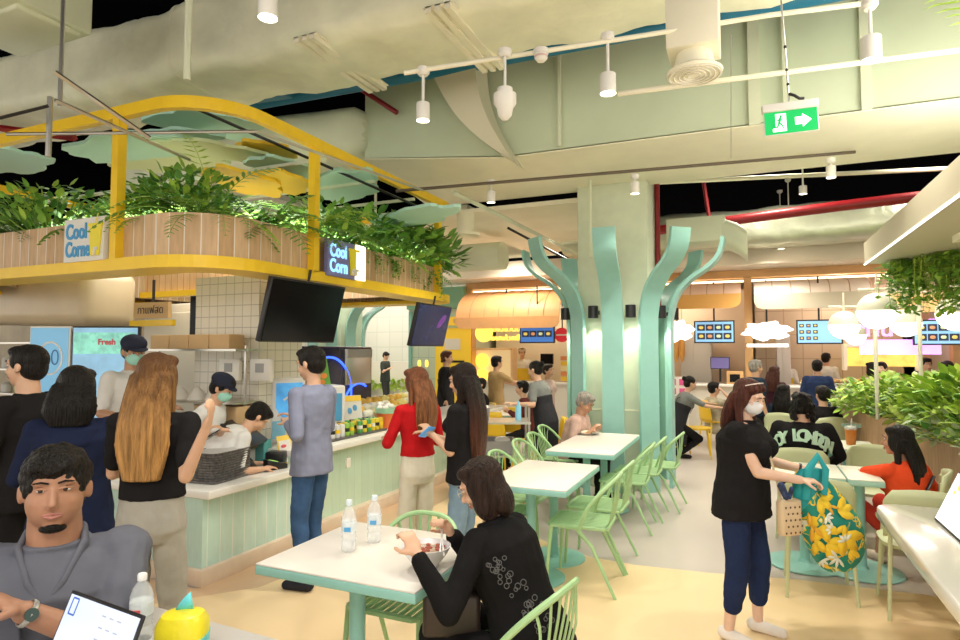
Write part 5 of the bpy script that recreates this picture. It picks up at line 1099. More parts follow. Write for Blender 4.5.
t = thing('steel_rack', (-10.4, 5.6, 0), 'steel rack with small jars behind the person in the black jacket', 'rack')
for x in (-1.2, 0, 1.2): MB().cyl((x, -.1, 0), (x, -.1, 1.9), .018, n=8).build('post', steel, t)
for z in (1.05, 1.4, 1.78): MB().box((0, -.1, z), (2.5, .35, .025)).build('shelf_board', steel, t, smooth=False)
random.seed(31); kc = [(.8, .72, .2), (.75, .75, .7), (.12, .12, .12), (.55, .3, .15), (.3, .5, .35)]; kn = ['yellow', 'white', 'black', 'brown', 'green']
for j, z in enumerate((1.065, 1.415)):
    for i in range(7):
        k = random.randrange(5); hh = random.uniform(.12, .24); tag(MB().lathe((0, 0, 0), [(.001, 0), (.07, 0), (.07, hh*.8), (.05, hh), (.001, hh)], 14).build('storage_jar', mat('jar%d' % k, kc[k], .4), loc=(-11.4+.33*i, 5.5, z)), '%s storage jar, %s on the %s board of the steel rack' % (kn[k], ('first', 'second', 'third', 'fourth', 'fifth', 'sixth', 'seventh')[i], ('lower', 'middle')[j]), 'jar', 'storage jars on the steel rack')
# ================================================================ people
def skin(name, c): 
    m = mat(name, c, .48, var=.04, vscale=20); b = m.node_tree.nodes['Principled BSDF']; b.inputs['Subsurface Weight'].default_value = .12; b.inputs['Subsurface Radius'].default_value = (.02, .008, .004); return m
SK1 = skin('skin_light', (.68, .41, .27)); SK2 = skin('skin_tan', (.48, .26, .16)); SK3 = skin('skin_fair', (.78, .52, .39))
def hairm(name, c, c2=None): return mat(name, c, .42, var=.55, vscale=22, bump=1.0, bscale=60, stretch=(2.2, 2.2, .16), spec=.22)
def hair2(name, top, low, z0, z1):
    m = hairm(name, low); nt = m.node_tree; b = nt.nodes['Principled BSDF']; src = b.inputs['Base Color'].links[0].from_socket
    tc = nt.nodes.new('ShaderNodeTexCoord'); sp = nt.nodes.new('ShaderNodeSeparateXYZ'); nt.links.new(tc.outputs['Object'], sp.inputs[0])
    mr = nt.nodes.new('ShaderNodeMapRange'); mr.inputs[1].default_value = z0; mr.inputs[2].default_value = z1; nt.links.new(sp.outputs[2], mr.inputs[0])
    mx = nt.nodes.new('ShaderNodeMix'); mx.data_type = 'RGBA'; nt.links.new(mr.outputs[0], mx.inputs[0]); nt.links.new(src, mx.inputs[6]); mx.inputs[7].default_value = (*top, 1); nt.links.new(mx.outputs[2], b.inputs['Base Color']); return m
HB = hairm('hair_black', (.010, .008, .007)); HD = hairm('hair_dark_brown', (.028, .015, .011)); HR = hairm('hair_auburn', (.085, .028, .02)); HBL = hair2('hair_blond_brown', (.09, .035, .015), (.48, .25, .08), 1.30, 1.72); HBR = hair2('hair_brown', (.12, .04, .02), (.32, .13, .05), 1.3, 1.75); HG = hairm('hair_grey', (.32, .29, .26))
def cloth(name, c, var=.08): return mat('cloth_'+name, c, .9, var=var, vscale=7, bump=.35, bscale=11, spec=.12)
CB = cloth('black', (.014, .013, .014)); CN = cloth('navy', (.014, .020, .052)); CW = cloth('white', (.78, .76, .70)); CJ = cloth('jeans', (.05, .11, .24), .25); CJL = cloth('jeans_light', (.22, .33, .45), .2)
eyew = mat('eye_white', (.8, .78, .75), .2); eyeb = mat('eye_dark', (.02, .012, .01), .15); lipm = mat('lip', (.42, .17, .13), .45); maskw = mat('mask_white', (.78, .78, .80), .7); maskg = mat('mask_green', (.35, .72, .62), .7)
degrees_ = math.degrees
def ik(a, t, l1, l2, pole):
    a, t = Vector(a), Vector(t); d = t-a; L = d.length; mx = (l1+l2)*.995
    if L > mx: d = d*(mx/L); t = a+d; L = mx
    L = max(L, abs(l1-l2)+.02); u = d.normalized(); x = (l1*l1-l2*l2+L*L)/(2*L); h = sqrt(max(0, l1*l1-x*x))
    p = Vector(pole); p = (p-u*p.dot(u)); p.normalize(); return a+u*x+p*h, t
def hand(b, w, d, nrm, sgn, curl=.5, s=1.0):
    d = d.normalized(); nrm = (nrm-d*nrm.dot(d)).normalized(); sd = d.cross(nrm)*sgn  # sd points to the thumb side
    M = Matrix((sd, d, nrm)).transposed()
    b.limb(w-d*.01, w+d*.03, .024*s, .028*s, 10, sq=(1, .7)); b.ell(w+d*.052*s, (.038*s, .046*s, .015*s), M, 12, 8)
    for i, (o, L) in enumerate(((.027, .070), (.009, .078), (-.009, .072), (-.026, .056))):
        p = w+d*.088*s+sd*o*s; dd = (d+sd*o*2.5).normalized(); a = curl*(.5+.08*i); r = .0088*s
        for k, f in enumerate((.45, .32, .23)):
            ax = a*(1+k*.55); v = (dd*cos(ax)+nrm*sin(ax)).normalized(); q = p+v*L*f*s; b.limb(p, q, r, r*.92, 8); p = q; r *= .92; 
            a += curl*.35
    p = w+d*.028*s+sd*.030*s; v = (d*.65+sd*.75+nrm*.3*(.5+curl)).normalized(); q = p+v*.038*s; b.limb(p, q, .0125*s, .0105*s, 8); v = (d*.9+sd*.25+nrm*.45*(.5+curl)).normalized(); b.limb(q, q+v*.032*s, .0102*s, .0085*s, 8)
def person(label, px, ytop, d, face, sit=0, s=None, sk=SK1, hair=('short', HB), top=None, bottom=None, shoes=None, lean=0, side=0, twist=0, head=(0, 0, 0), arms=None, vox=.008, fat=1.0, male=1, legs=None, extra=None, group=None, faceon=1, cat='person', hem=.0, curl=(.5, .5), pole=None, flen=None, neck=.0, knees=None, twidth=1.0, hsc=1.0, fhd=1.0):
    face += degrees_(atan2(px-480, FPX)); rz = YAW-radians(face); topc = at(px, ytop, d)
    la = radians(lean); sl = radians(side)
    u = Vector((sin(sl), sin(la)*cos(sl), cos(la)*cos(sl))); 
    hy, hp, hr = [radians(a) for a in head]
    HM = (Matrix.Rotation(-hy, 3, 'Z') @ Matrix.Rotation(-hp, 3, 'X') @ Matrix.Rotation(hr, 3, 'Y'))
    unit_top = .92+u.z*.50+.17+.115*cos(hp)
    if sit: s = s or .97; pz = topc.z/s-(unit_top-.92)
    else: s = s or topc.z/unit_top; pz = .92 if s is None else topc.z/s-(unit_top-.92)
    P = Vector((0, 0, pz)); N = P+u*.50; tw = radians(twist)
    S0 = Vector((1, 0, 0)); F0 = S0.cross(u)*-1; F0 = u.cross(S0).normalized(); S1 = (S0*cos(tw)-F0*sin(tw)).normalized()
    hdir = (u*.45+Vector((0, 0, 1))*.55).normalized(); Hc = N+hdir*.165+HM@Vector((0, .022+neck, 0))
    root = Vector((topc.x, topc.y, 0))-Matrix.Rotation(rz, 3, 'Z')@Vector((Hc.x*s, Hc.y*s, 0))
    RZi = Matrix.Rotation(-rz, 3, 'Z')
    def loc_(v): return (RZi@(Vector(v)-root))/s
    shw = .165*(1.06 if male else .94)*twidth
    sh = {k: N-u*.055+S1*shw*k for k in (-1, 1)}
    # limbs
    A = {}
    for k in (-1, 1):
        t = (arms or {}).get(k)
        if t is None: w_ = sh[k]+Vector((.06*k, .04, -.51))
        elif len(t) == 4 and t[3] == 'l': w_ = Vector(t[:3])+Vector((0, 0, P.z-.92))
        else: w_ = loc_(at(*t[:3]))
        pl = (pole or {}).get(k, (k*.45, -.5, -1))
        e, w_ = ik(sh[k], w_, .285, .25, pl); A[k] = (sh[k], e, w_)
    Lg = {}
    for k in (-1, 1):
        hip = P+Vector((k*.088*(fat+.0), 0, -.05))
        if legs and k in legs: an = Vector(legs[k])
        elif sit: an = Vector((k*.12, .40, .075/s))
        else: an = Vector((k*.085, -.02+.05*(k == 1), .085))
        an.z = max(an.z, .08)
        kn, an = ik(hip, an, .42 if sit else .402, .41 if sit else .388, (knees or {}).get(k, (k*.12, 1, .25 if sit else 0)))
        Lg[k] = (hip, kn, an)
    rings = [(-.12, .125, .10), (-.06, .165, .122), (.0, .170 if male else .160, .122), (.09, .155 if male else .148, .113), (.19, .137 if not male else .148, .103), (.30, .150 if not male else .162, .115), (.39, .165 if not male else .178, .118), (.45, .150 if not male else .165, .095), (.49, .085, .065), (.51, .055, .055)]
    def tor(b, g=1.0, a0=-.12, a1=.51, add=0, low=None):
        rr = []
        for o, rx, ry in rings:
            if o < a0-1e-6 or o > a1+1e-6: continue
            f = max(0, min(1, (o+.0)/.4)); c = P+u*o; sd = (S0*(1-f)+S1*f).normalized(); fw = u.cross(sd).normalized()
            ft = fat if o < .44 else 1+(fat-1)*.3
            if o > .40: rx = rx*(.5+.5*twidth)
            rr.append([c+sd*cos(2*pi*j/20)*(rx*ft*g+add)+fw*sin(2*pi*j/20)*(ry*ft*g+add) for j in range(20)])
        if low: 
            for dz, g2 in low:
                c = P+Vector((0, 0, dz)); rr.insert(0, [c+S0*cos(2*pi*j/20)*(.172*fat*g2+add)+Vector((0, 1, 0))*sin(2*pi*j/20)*(.128*fat*g2+add) for j in range(20)])
        b.loft(rr)
    f2 = (.5+.5*fat)*(1 if male else .9); hs = (.97 if not male else 1.03)*hsc
    lfc = bottom[1]; b = MB(); tor(b, .90, a1=.45); tor(b, .93, a0=.39)
    for k in (-1, 1):
        a_, e, w_ = A[k]; b.ell(a_, (.05*f2,)*3); b.limb(a_, e, .048*f2, .037*f2); b.limb(e, w_, .038*f2, .026*f2)
        fd = (w_-e).normalized(); nr = (-S1*k) if abs(fd.z) > .75 else Vector((0, 0, -1)) if True else 0
        hand(b, w_, (fd+(Vector((0, 0, .12)) if arms and arms.get(k) else Vector((0, 0, 0)))).normalized(), Vector(nr)+Vector((-.25*k, 0, 0)), (-1)*k if abs(fd.z) > .75 else (1 if k < 0 else -1)*(1), curl[0 if k < 0 else 1], hs)
        hp_, kn, an = Lg[k]; b.limb(hp_, kn, .066*f2, .044*f2, 14); cf = kn+(an-kn)*.3-(Vector((0, 1, 0)))*.008; b.limb(kn, cf, .043*f2, .046*f2); b.limb(cf, an, .046*f2, .033)
        fy = Vector((k*.12, 1, 0)).normalized(); b.limb(an+Vector((0, 0, -.035)), an+fy*.14+Vector((0, 0, -.062)), .034, .024)
    M = HM; h = lambda *v: Hc+M@Vector(v)
    hb = M
    b.ell(h(0, -.012, .030), (.076*hs, .094*hs, .086*hs), hb, 20, 14); b.ell(h(0, .022, -.035), (.060*hs*(.6+.4*fat), .066*hs, .074*hs), hb, 18, 12); b.ell(h(0, .060, -.093), (.028, .022, .018), hb)
    b.ell(h(0, .036, .028), (.062*hs, .052, .045), hb, 16, 10)
    b.limb(h(0, .088, .010), h(0, .108, -.030), .009, .013, 8); b.ell(h(0, .098, -.034), (.019, .013, .010), hb, 10, 8)
    for k in (-1, 1): b.ell(h(k*.079*hs, -.005, -.008), (.010, .020, .032), hb@Matrix.Rotation(.25*k, 3, 'Z'), 10, 8); b.ell(h(k*.036, .060, -.030), (.026, .024, .026), hb)
    for k in (-1, 1): b.ell(h(k*.032, .078, .030), (.026, .014, .009), hb, 10, 6)
    b.ell(h(0, .082, -.062), (.024, .012, .014), hb, 10, 6)
    b.limb(N-u*.04, h(0, -.012, -.075), .058*(fat if male else .92), .053*(fat if male else .88), 14)
    for v_ in (lambda: 0,): pass
    name = 'person'
    R_ = bpy.data.objects.new(name, None); COL.objects.link(R_); R_.location = root; R_.rotation_euler = (0, 0, rz); R_.scale = (s,)*3; tag(R_, label, cat, group)
    b.build('body', sk, R_, vox=vox, sm=3)
    H_ = lambda nm, mb, m, v=vox, sm=3, disp=None: mb.build(nm, m, R_, vox=v, sm=sm, disp=disp)
    # clothes
    tm, sleeve, hm_ = top; g = 1.12
    if True:
        b = MB(); tor(b, 1.0, (-.06 if hm_ > .05 else -.13-min(0, hm_)), .49, add=.020, low=[(-.06-hm_*.6, 1.0)] if hm_ > .05 else None)
        b.loft([[N-u*.07+S1*cos(2*pi*j/16)*.13+F0*sin(2*pi*j/16)*.085 for j in range(16)], [N-u*.025+S1*cos(2*pi*j/16)*.10+F0*sin(2*pi*j/16)*.075 for j in range(16)], [N-u*.0+S1*cos(2*pi*j/16)*.070*max(1, fat*.98 if male else 1)+F0*sin(2*pi*j/16)*.067*max(1, fat*.98 if male else 1)+u*.012 for j in range(16)]])
        for k in (-1, 1):
            a_, e, w_ = A[k]; b.ell(a_-S1*k*.012, (.066*f2,)*3); b.limb(N-u*.05+S1*.06*k, a_, .052, .060*f2, 10)
            if sleeve <= 1: q = a_+(e-a_)*sleeve; b.limb(a_, q, .064*f2, (.060-.006*sleeve)*f2)
            else: b.limb(a_, e, .062*f2, .050*f2); b.limb(e, e+(w_-e)*(sleeve-1), .050*f2, .040*f2)
        if not male:
            for k in (-1, 1): b.ell(P+u*.335+S1*k*.072+u.cross(S1)*.105*fat, (.070*f2, .058*f2, .070*f2))
        H_('shirt', b, tm, disp=(.014, .09))
    bm_, lf, wide = bottom
    b = MB(); tor(b, 1.0, -.13, .20 if hm_ < 0 else .10, add=.010)
    for k in (-1, 1):
        hp_, kn, an = Lg[k]; b.limb(hp_, kn, .088*f2, .066*f2*wide, 16)
        if sit: b.limb(P+Vector((0, -.02, -.04)), hp_+Vector((0, .05, 0)), .10*f2, .092*f2)
        q = kn+(an-kn)*lf; b.limb(kn, q, .066*f2*wide, (.060-.014*lf)*wide*f2, 14)
    H_('trousers', b, bm_, disp=(.014, .08))
    if shoes:
        b = MB()
        for k in (-1, 1):
            hp_, kn, an = Lg[k]; fy = Vector((k*.12, 1, 0)).normalized(); b.limb(an+Vector((0, 0, -.035))-fy*.03, an+fy*.15+Vector((0, 0, -.055)), .043, .033, 12); 
        H_('shoes', b, shoes)
    # hair
    st, hm = hair[0], hair[1]; Lh = hair[2] if len(hair) > 2 else .4
    b = MB(); cap_ = lambda q=0: (b.ell(h(0, -.020, .042+q*0), (.086*hs, .100*hs, .088*hs), hb, 20, 14), b.ell(h(0, -.045, -.005), (.080*hs, .066*hs, .080*hs), hb, 18, 12))
    cap_()
    if st in ('short', 'messy'):
        b.ell(h(0, .028, .088), (.074, .066, .036), hb)
        if st == 'messy': b.ell(h(.008, .066, .076), (.064, .040, .028), hb)
        for k in (-1, 1): b.ell(h(k*.073, .012, .030), (.012, .035, .045), hb)
    dn = Vector((0, 0, -1))
    if st in ('long', 'bob', 'curly', 'pony', 'sidelong'):
        for k in (-1, 1): b.ell(h(k*.070, -.012, -.005), (.026, .062, .085), hb); b.ell(h(k*.044, .024, .078), (.045, .050, .034), hb)
        if st == 'bob': 
            for k in (-1, 1): b.ell(h(k*.068, -.005, -.075), (.028, .058, .075), hb)
            b.ell(h(0, -.060, -.075), (.088, .052, .090), hb)
        if st == 'curly':
            random.seed(3); 
            for i in range(46):
                a = random.uniform(0, 2*pi); z = random.uniform(-.13, .11); r = .095 if z < .05 else .07
                if cos(a) > .55 and z < .07: continue
                b.ell(h(r*sin(a), -.02+r*cos(a), z), (.026, .026, .026), n=8, k=6)
        if st in ('long', 'sidelong', 'pony'):
            rr = []; n = 9; base = h(0, -.045, .02); back = (HM@Vector((0, -1, 0))); back.z = 0
            if back.length < .1: back = Vector((0, -1, 0))
            back.normalize(); sd = Vector((back.y, -back.x, 0)); bo = hair[3] if len(hair) > 3 else 0
            for i in range(n+1):
                f = i/n; z = -Lh*f; c = base+dn*Lh*f+back*(.012+.075*sin(min(1, f*1.6)*pi/2))+sd*bo*f
                if st == 'pony': rx, ry = .04*(1-.3*f)+.01*sin(f*9), .035*(1-.4*f)
                else: rx = (.100+.026*sin(f*pi*.7))*(1-.28*max(0, f-.7)/.3); ry = .055*(1-.35*f)
                rr.append([c+sd*cos(2*pi*j/22)*rx*(1+.05*sin(j*2.9+f*2))+back*sin(2*pi*j/22)*ry*(1+.10*sin(j*3.7)) for j in range(22)])
            b.loft(rr)
            if st != 'pony':
                for k in (-1, 1): b.limb(h(k*.080, -.02, -.02), h(k*.078, -.02, 0)+dn*(Lh*.55), .030, .026, 10, sq=(.7, 1))
    if st == 'bun': b.ell(h(0, -.115, .055), (.042, .040, .042), hb)
    H_('hair', b, hm, v=min(vox, .008) if vox < .02 else vox, disp=(.016, .03) if st in ('messy', 'curly') else None)
    if st == 'cap' or (extra and 'cap' in extra):
        cm = extra['cap']; b = MB(); b.ell(h(0, -.016, .068), (.098, .112, .074), hb, 20, 12); b.ell(h(0, .075, .045), (.080, .052, .014), hb@Matrix.Rotation(-.2, 3, 'X')); b.build('cap', cm, R_)
    if faceon:
        for k in (-1, 1):
            e = MB().ell(h(k*.031, .0790, .010), (.0135, .0085, .0062), hb, 12, 8).build('eye', eyew, R_); MB().ell(h(k*.031+.001, .0860, .010), (.0066, .004, .0060), hb, 10, 8).build('iris', eyeb, e)
            b = MB(); b.tube([h(k*.012, .0925, .030), h(k*.030, .0945, .036), h(k*.050, .080, .031)], .0040, n=6, flat=(1, .8)); b.build('eyebrow', hm if hm != HG else HB, R_)
            b = MB(); b.tube([h(k*.015, .0862, .012), h(k*.031, .0890, .0165), h(k*.047, .0795, .012)], .0034, n=6); b.build('eyelid', sk, R_)
        if not (extra and 'mask' in extra):
            b = MB(); b.tube([h(-.023, .083, -.062), h(0, .0945, -.0585), (h(.023, .083, -.062))], .0052, n=6, flat=(1, 1)); b.tube([h(-.020, .083, -.066), h(0, .0930, -.070), h(.020, .083, -.066)], .0062, n=6); b.build('lips', lipm, R_)
    ex = extra or {}
    if 'mask' in ex:
        b = MB(); b.ell(h(0, .050, -.044), (.066, .062, .056), hb, 20, 12); b.ell(h(0, .098, -.026), (.020, .018, .022), hb); b.build('face_mask', ex['mask'], R_, vox=.006, sm=2)
        for k in (-1, 1): MB().tube([h(k*.052, .07, -.02), h(k*.078, .012, .022), h(k*.080, -.012, -.004), h(k*.056, .06, -.075)], .0016, n=5).build('mask_loop', ex['mask'], R_)
    if 'apron' in ex:
        b = MB(); am = ex['apron']
        for o, z in ((0, 0),): tor(b, 1.02, -.06, .30, add=.030, low=[(-.2, 1.02), (-.38, .96)][::1])
        b.build('apron', am, R_, vox=max(vox, .010), sm=3)
    if 'straps' in ex:
        for k in (-1, 1): MB().tube([P+u*.15+S1*k*.05+u.cross(S1)*-.14, P+u*.36+S1*k*.08-u.cross(S1)*.150, N-u*.0+S1*.10*k, P+u*.36+S1*k*.08+u.cross(S1)*.150, P+u*.2+S1*k*.06+u.cross(S1)*.14], .012, n=6, flat=(1, .4)).build('apron_strap', ex['straps'], R_)
    R_['s'] = s
    return dict(o=R_, h=h, A=A, P=P, N=N, u=u, S1=S1, F=u.cross(S1), Lg=Lg, s=s, M=M, root=root, rz=rz, loc=loc_)
NK = .010
# seated man in grey polo
greyp = cloth('slate_polo', (.13, .135, .165), .1)
q = person('heavy man with goatee in a slate grey polo shirt seated at the near table', 57, 450, 2.05, 188, sit=1, s=1.08, sk=skin('skin_warm', (.40, .20, .12)), hair=('messy', HB), top=(greyp, .85, 0), bottom=(CB, 1, 1), shoes=CB, lean=6, head=(-4, -2, 0), fat=1.34, twidth=1.12, hsc=1.08, neck=-.01, vox=.006,
           arms={-1: (24, 612, 1.80), 1: (-40, 645, 1.95)}, curl=(.7, .6), pole={1: (1, -.3, -.7), -1: (-1, -.3, -.7)}, legs={-1: (-.15, .3, .1), 1: (.15, .3, .1)})
R_, h, M = q['o'], q['h'], q['M']
b = MB(); b.ell(h(0, .060, -.106), (.036, .026, .015), M); b.ell(h(0, .070, -.100), (.022, .016, .012), M); b.build('goatee', HB, R_)
for k in (-1, 1): MB().ell(h(k*.010, .108, -.040), (.0035, .003, .0022), M, 8, 6).build('nostril', lipm, R_)
b = MB(); N_, u_, S1_, F_ = q['N'], q['u'], q['S1'], q['F']
for k in (-1, 1):
    b.tube([N_-u_*.0+S1_*k*.012-F_*.085, N_+u_*.02+S1_*k*.075-F_*.03, N_+u_*.0+S1_*k*.085+F_*.045, N_-u_*.08+S1_*k*.045+F_*.13, N_-u_*.125+S1_*k*.012+F_*.155], .024, n=8, flat=(.5, 1.1))
b.build('collar', greyp, R_, vox=.006, sm=2)
MB().box((0, 0, 0), (.10, .012, .11)).build('chest_pocket', cloth('pocket', (.115, .12, .15)), R_, bevel=.004, loc=q['P']+u_*.33+S1_*.095+F_*.182, rot=(radians(-10), 0, radians(-22)))
w_ = q['A'][-1][2]; e_ = q['A'][-1][1]; dd = (w_-e_).normalized(); c = w_-dd*.01
t = MB(); a1 = dd.cross(Vector((0, 0, 1))).normalized(); a2 = dd.cross(a1)
t.tube([c+(a1*cos(a)+a2*sin(a)*.85)*.040 for a in [2*pi*i/24 for i in range(24)]], .008, n=6, closed=True, flat=(.35, 1)) ; t.build('watch_band', mat('watch_steel', (.6, .58, .52), .3, metal=.8, bump=.6, bscale=200), R_)
fw = (q['loc'](cam.location)-c).normalized(); fw = (fw-dd*fw.dot(dd)).normalized()
MB().cyl(c+fw*.034, c+fw*.042, .017, n=24).build('watch_face', mat('watch_green', (.02, .05, .04), .2), R_)
# queue at the kiosk
person('person with short black hair in a black jacket nearest the picture edge', 27, 346, 3.55, -55, hair=('short', HB), top=(CB, 1.95, .12), bottom=(CB, 1, 1.05), shoes=CB, sk=SK1, fat=1.12, twidth=1.1, vox=NK, arms={1: (.22, .3, 1.15, 'l'), -1: (-.2, .3, 1.1, 'l')})
q = person('person with black shoulder length hair in a navy hooded jacket, seen from behind', 77, 366, 3.15, 12, hair=('long', HB, .22), top=(CN, 1.95, .10), bottom=(CB, 1, 1.0), shoes=CB, male=0, fat=1.14, twidth=1.12, vox=NK, faceon=0, arms={1: (.20, .28, 1.18, 'l'), -1: (-.2, .28, 1.18, 'l')}, head=(0, 8, 0))
b = MB(); b.loft([[q['N']-q['u']*z+q['S1']*cos(2*pi*j/18)*rx+q['F']*(sin(2*pi*j/18)*ry-oy) for j in range(18)] for z, rx, ry, oy in ((-.01, .09, .07, .02), (.05, .14, .08, .06), (.12, .13, .06, .10), (.19, .06, .03, .12))]); b.build('hood', CN, q['o'], vox=NK, sm=4)
person('woman with long blond brown hair in a black tee and grey trousers', 158, 353, 2.95, 25, hair=('long', HBL, .50), top=(CB, .75, -.16), bottom=(cloth('grey_trousers', (.40, .38, .33), .08), 1.0, 1.18), shoes=CW, male=0, vox=.008, faceon=0, fat=.92,
       arms={1: (205, 430, 2.72), -1: (-.1, .30, 1.12, 'l')}, pole={1: (.1, -.5, -1), -1: (-.6, -.2, -1)}, twidth=1.08)
wh = cloth('uniform_white', (.74, .74, .72), .05)
person('kiosk worker in white shirt, dark cap and green mask behind the counter', 134, 337, 5.3, 150, hair=('cap', HB), top=(wh, .8, .05), bottom=(CB, 1, 1), sk=SK2, vox=NK, extra={'cap': cloth('cap', (.03, .035, .06)), 'mask': maskg}, head=(10, 15, 0), lean=4, arms={-1: (-.18, .32, 1.12, 'l'), 1: (.22, .33, 1.08, 'l')})
yb = mat('cloth_apron_yellow', (.80, .56, .04), .7)
person('kiosk worker with dark visor cap and green mask bending forward in a white shirt', 222, 375, 5.05, 112, hair=('short', HB), top=(wh, .8, .04), bottom=(CB, 1, 1), sk=SK1, vox=NK, extra={'cap': cloth('cap', 0), 'mask': maskg}, lean=26, head=(0, 28, 0), s=.93, male=0, arms={1: (205, 430, 4.8), -1: (222, 432, 4.85)})
person('kiosk worker bending low in white shirt with dark apron straps behind the dispenser', 258, 404, 5.15, 80, hair=('short', HB), top=(wh, .8, .04), bottom=(CB, 1, 1), sk=SK1, vox=NK, extra={'straps': CB}, lean=62, head=(0, 50, 0), s=.95, faceon=0, arms={1: (.15, .55, .85, 'l'), -1: (-.15, .55, .85, 'l')})
bs = cloth('blue_grey_shirt', (.235, .255, .36), .06)
q = person('man in a blue grey long sleeve shirt and jeans holding a straw at the kiosk', 311, 347, 4.42, -50, hair=('short', HB), top=(bs, 1.92, .09), bottom=(CJ, 1.0, 1.0), shoes=cloth('shoe_dark', (.03, .03, .04)), vox=.008, head=(-6, 12, 0), arms={-1: (289, 424, 4.35), 1: (.16, .28, 1.16, 'l')}, pole={-1: (-.5, -.6, -1)}, fat=.90)
MB().cyl(at(285, 428, 4.35), at(296, 412, 4.35), .004, n=6).build('paper_straw', capw) ; tag(bpy.data.objects['paper_straw'], 'white straw held up by the man in the blue grey shirt', 'straw')
rb = cloth('red_blouse', (.50, .012, .016), .1); wt = cloth('cream_trousers', (.74, .70, .58), .04)
person('woman with long brown hair in a red blouse and cream trousers at the counter', 416, 367, 4.45, -28, hair=('long', HBR, .42, .02), top=(rb, .95, -.14), bottom=(wt, 1.0, 1.25), shoes=CW, male=0, vox=.008, faceon=0, fat=.84, twidth=.93, arms={-1: (388, 437, 4.55), 1: (.12, .26, 1.08, 'l')}, pole={-1: (-.6, -.5, -.8)}, head=(-20, 5, 0))
q = person('woman with very long dark hair in a black tee and light jeans holding a phone', 463, 363, 4.15, -62, hair=('long', hair2('hair_dark_red_ends', (.015, .009, .007), (.10, .035, .02), 1.05, 1.5), .58, .0), top=(CB, .85, -.06), bottom=(CJL, 1.0, 1.2), shoes=CW, male=0, vox=.008, fat=.92, arms={-1: (431, 433, 4.15), 1: (433, 436, 4.2)}, pole={-1: (-.3, -.6, -1), 1: (.3, -.6, -1)}, head=(0, 12, 0))
pc_ = at(427, 432, 4.15); tag(MB().box((0, 0, 0), (.06, .010, .12)).build('phone', mat('phone_blue', (.08, .3, .6), .3, emit=.3), bevel=.004, loc=pc_, rot=(.9, .2, 1.2)), 'phone with blue case in the hand of the woman in the black tee', 'phone')
# woman eating soup
bk = cloth('black_knit', (.010, .0095, .010), .05)
q = person('woman with dark bob hair in a black long sleeve top eating noodle soup', 482, 458, 2.66, -58, sit=1, s=.98, hair=('bob', HD), top=(bk, 1.93, .0), bottom=(CB, 1, 1.05), shoes=CB, male=0, vox=.0065, lean=24, head=(-14, 26, 0), fat=1.12, twidth=1.08,
           arms={-1: (418, 556, 2.42), 1: (452, 535, 2.72)}, curl=(.9, .9), pole={-1: (-.7, -.3, -1), 1: (.7, -.2, -1)}, legs={-1: (-.12, .34, .08), 1: (.10, .30, .08)})
R_ = q['o']; b = MB(); w1 = q['A'][1][2]; b.cyl(w1+Vector((-.02, .05, .05)), q['loc'](at(444, 556, 2.55)), .0035, n=6); b.build('chopstick', capw, R_)
MB().cyl(w1+Vector((0, .05, .05)), q['loc'](at(440, 552, 2.55)), .0035, n=6).build('spoon_handle', capw, R_)
random.seed(7); pb = MB()
for i in range(46):
    f = random.uniform(.0, 1); a = .15+.6*f+random.uniform(-.22, .22); c = q['P']+q['u']*(.02+.36*(1-f)); rx, ry = (.19+.0*f)*1.10, .152*1.12
    ang = radians(200)+a; p = c+q['S1']*cos(ang)*rx+q['F']*sin(ang)*ry; nrm = (p-c).normalized(); s1 = nrm.cross(q['u'])
    r = random.uniform(.007, .012); pb.tube([p+nrm*.014+(s1*cos(t)+q['u']*sin(t))*r for t in [2*pi*j/8 for j in range(8)]], .0016, n=4, closed=True)
pb.build('flower_print', mat('print_grey', (.12, .12, .12), .6), R_)
t = MB(); t.box((0, 0, 0), (.24, .10, .18)); tag(t.build('handbag', mat('bag_brown', (.05, .035, .03), .35), bevel=.02, loc=at(452, 612, 2.55)+Vector((0, 0, .0)), rot=(0, 0, YAW)), 'dark leather handbag on the lap of the eating woman', 'bag')
glm = mat('glasses_frame', (.7, .6, .4), .3, metal=.7); b = MB()
for k in (-1, 1): b.tube([q['h'](k*.033+.022*cos(a), .098, .008+.019*sin(a)) for a in [2*pi*j/16 for j in range(16)]], .0016, n=5, closed=True); b.cyl(q['h'](k*.055, .096, .010), q['h'](k*.081, .0, .012), .0015, n=5)
b.build('glasses', glm, R_)
# old man
brn = cloth('brown_check', (.50, .34, .29), .3)
person('old man with grey hair in a brown shirt eating at the long white table', 585, 393, 7.0, 105, sit=1, s=.98, sk=SK2, hair=('short', HG), top=(brn, .9, 0), bottom=(CB, 1, 1), shoes=CB, lean=20, head=(10, 30, 0), vox=.011, fat=1.12, arms={1: (590, 432, 6.75), -1: (594, 430, 6.9)}, curl=(.9, .9))
# masked woman with the bag
q = person('woman with white mask, black blouse and cropped navy jeans opening a bag', 748, 379, 3.62, 108, hair=('long', HR, .34, .01), sk=SK3, top=(CB, .38, .10), bottom=(cloth('dark_jeans', (.018, .030, .085), .15), .62, 1.12), shoes=cloth('shoe_white', (.75, .7, .65)), male=0, vox=.0065, head=(12, 20, 0), lean=4, fat=1.30, twidth=1.12, extra={'mask': maskw},
           arms={1: (800, 480, 3.42), -1: (806, 470, 3.72)}, curl=(.8, .8), pole={1: (.5, -.6, -1), -1: (-.4, -.5, -1)}, legs={-1: (-.12, .05, .085), 1: (.14, -.05, .085)})
R_ = q['o']
w_ = q['A'][-1][2]; e_ = q['A'][-1][1]; dd = (w_-e_).normalized(); a1 = dd.cross(Vector((0, 0, 1))).normalized(); a2 = dd.cross(a1)
MB().tube([w_-dd*.04+(a1*cos(a)+a2*sin(a))*.034 for a in [2*pi*i/20 for i in range(20)]], .009, n=6, closed=True, flat=(.5, 1)).build('wristband', black, R_)
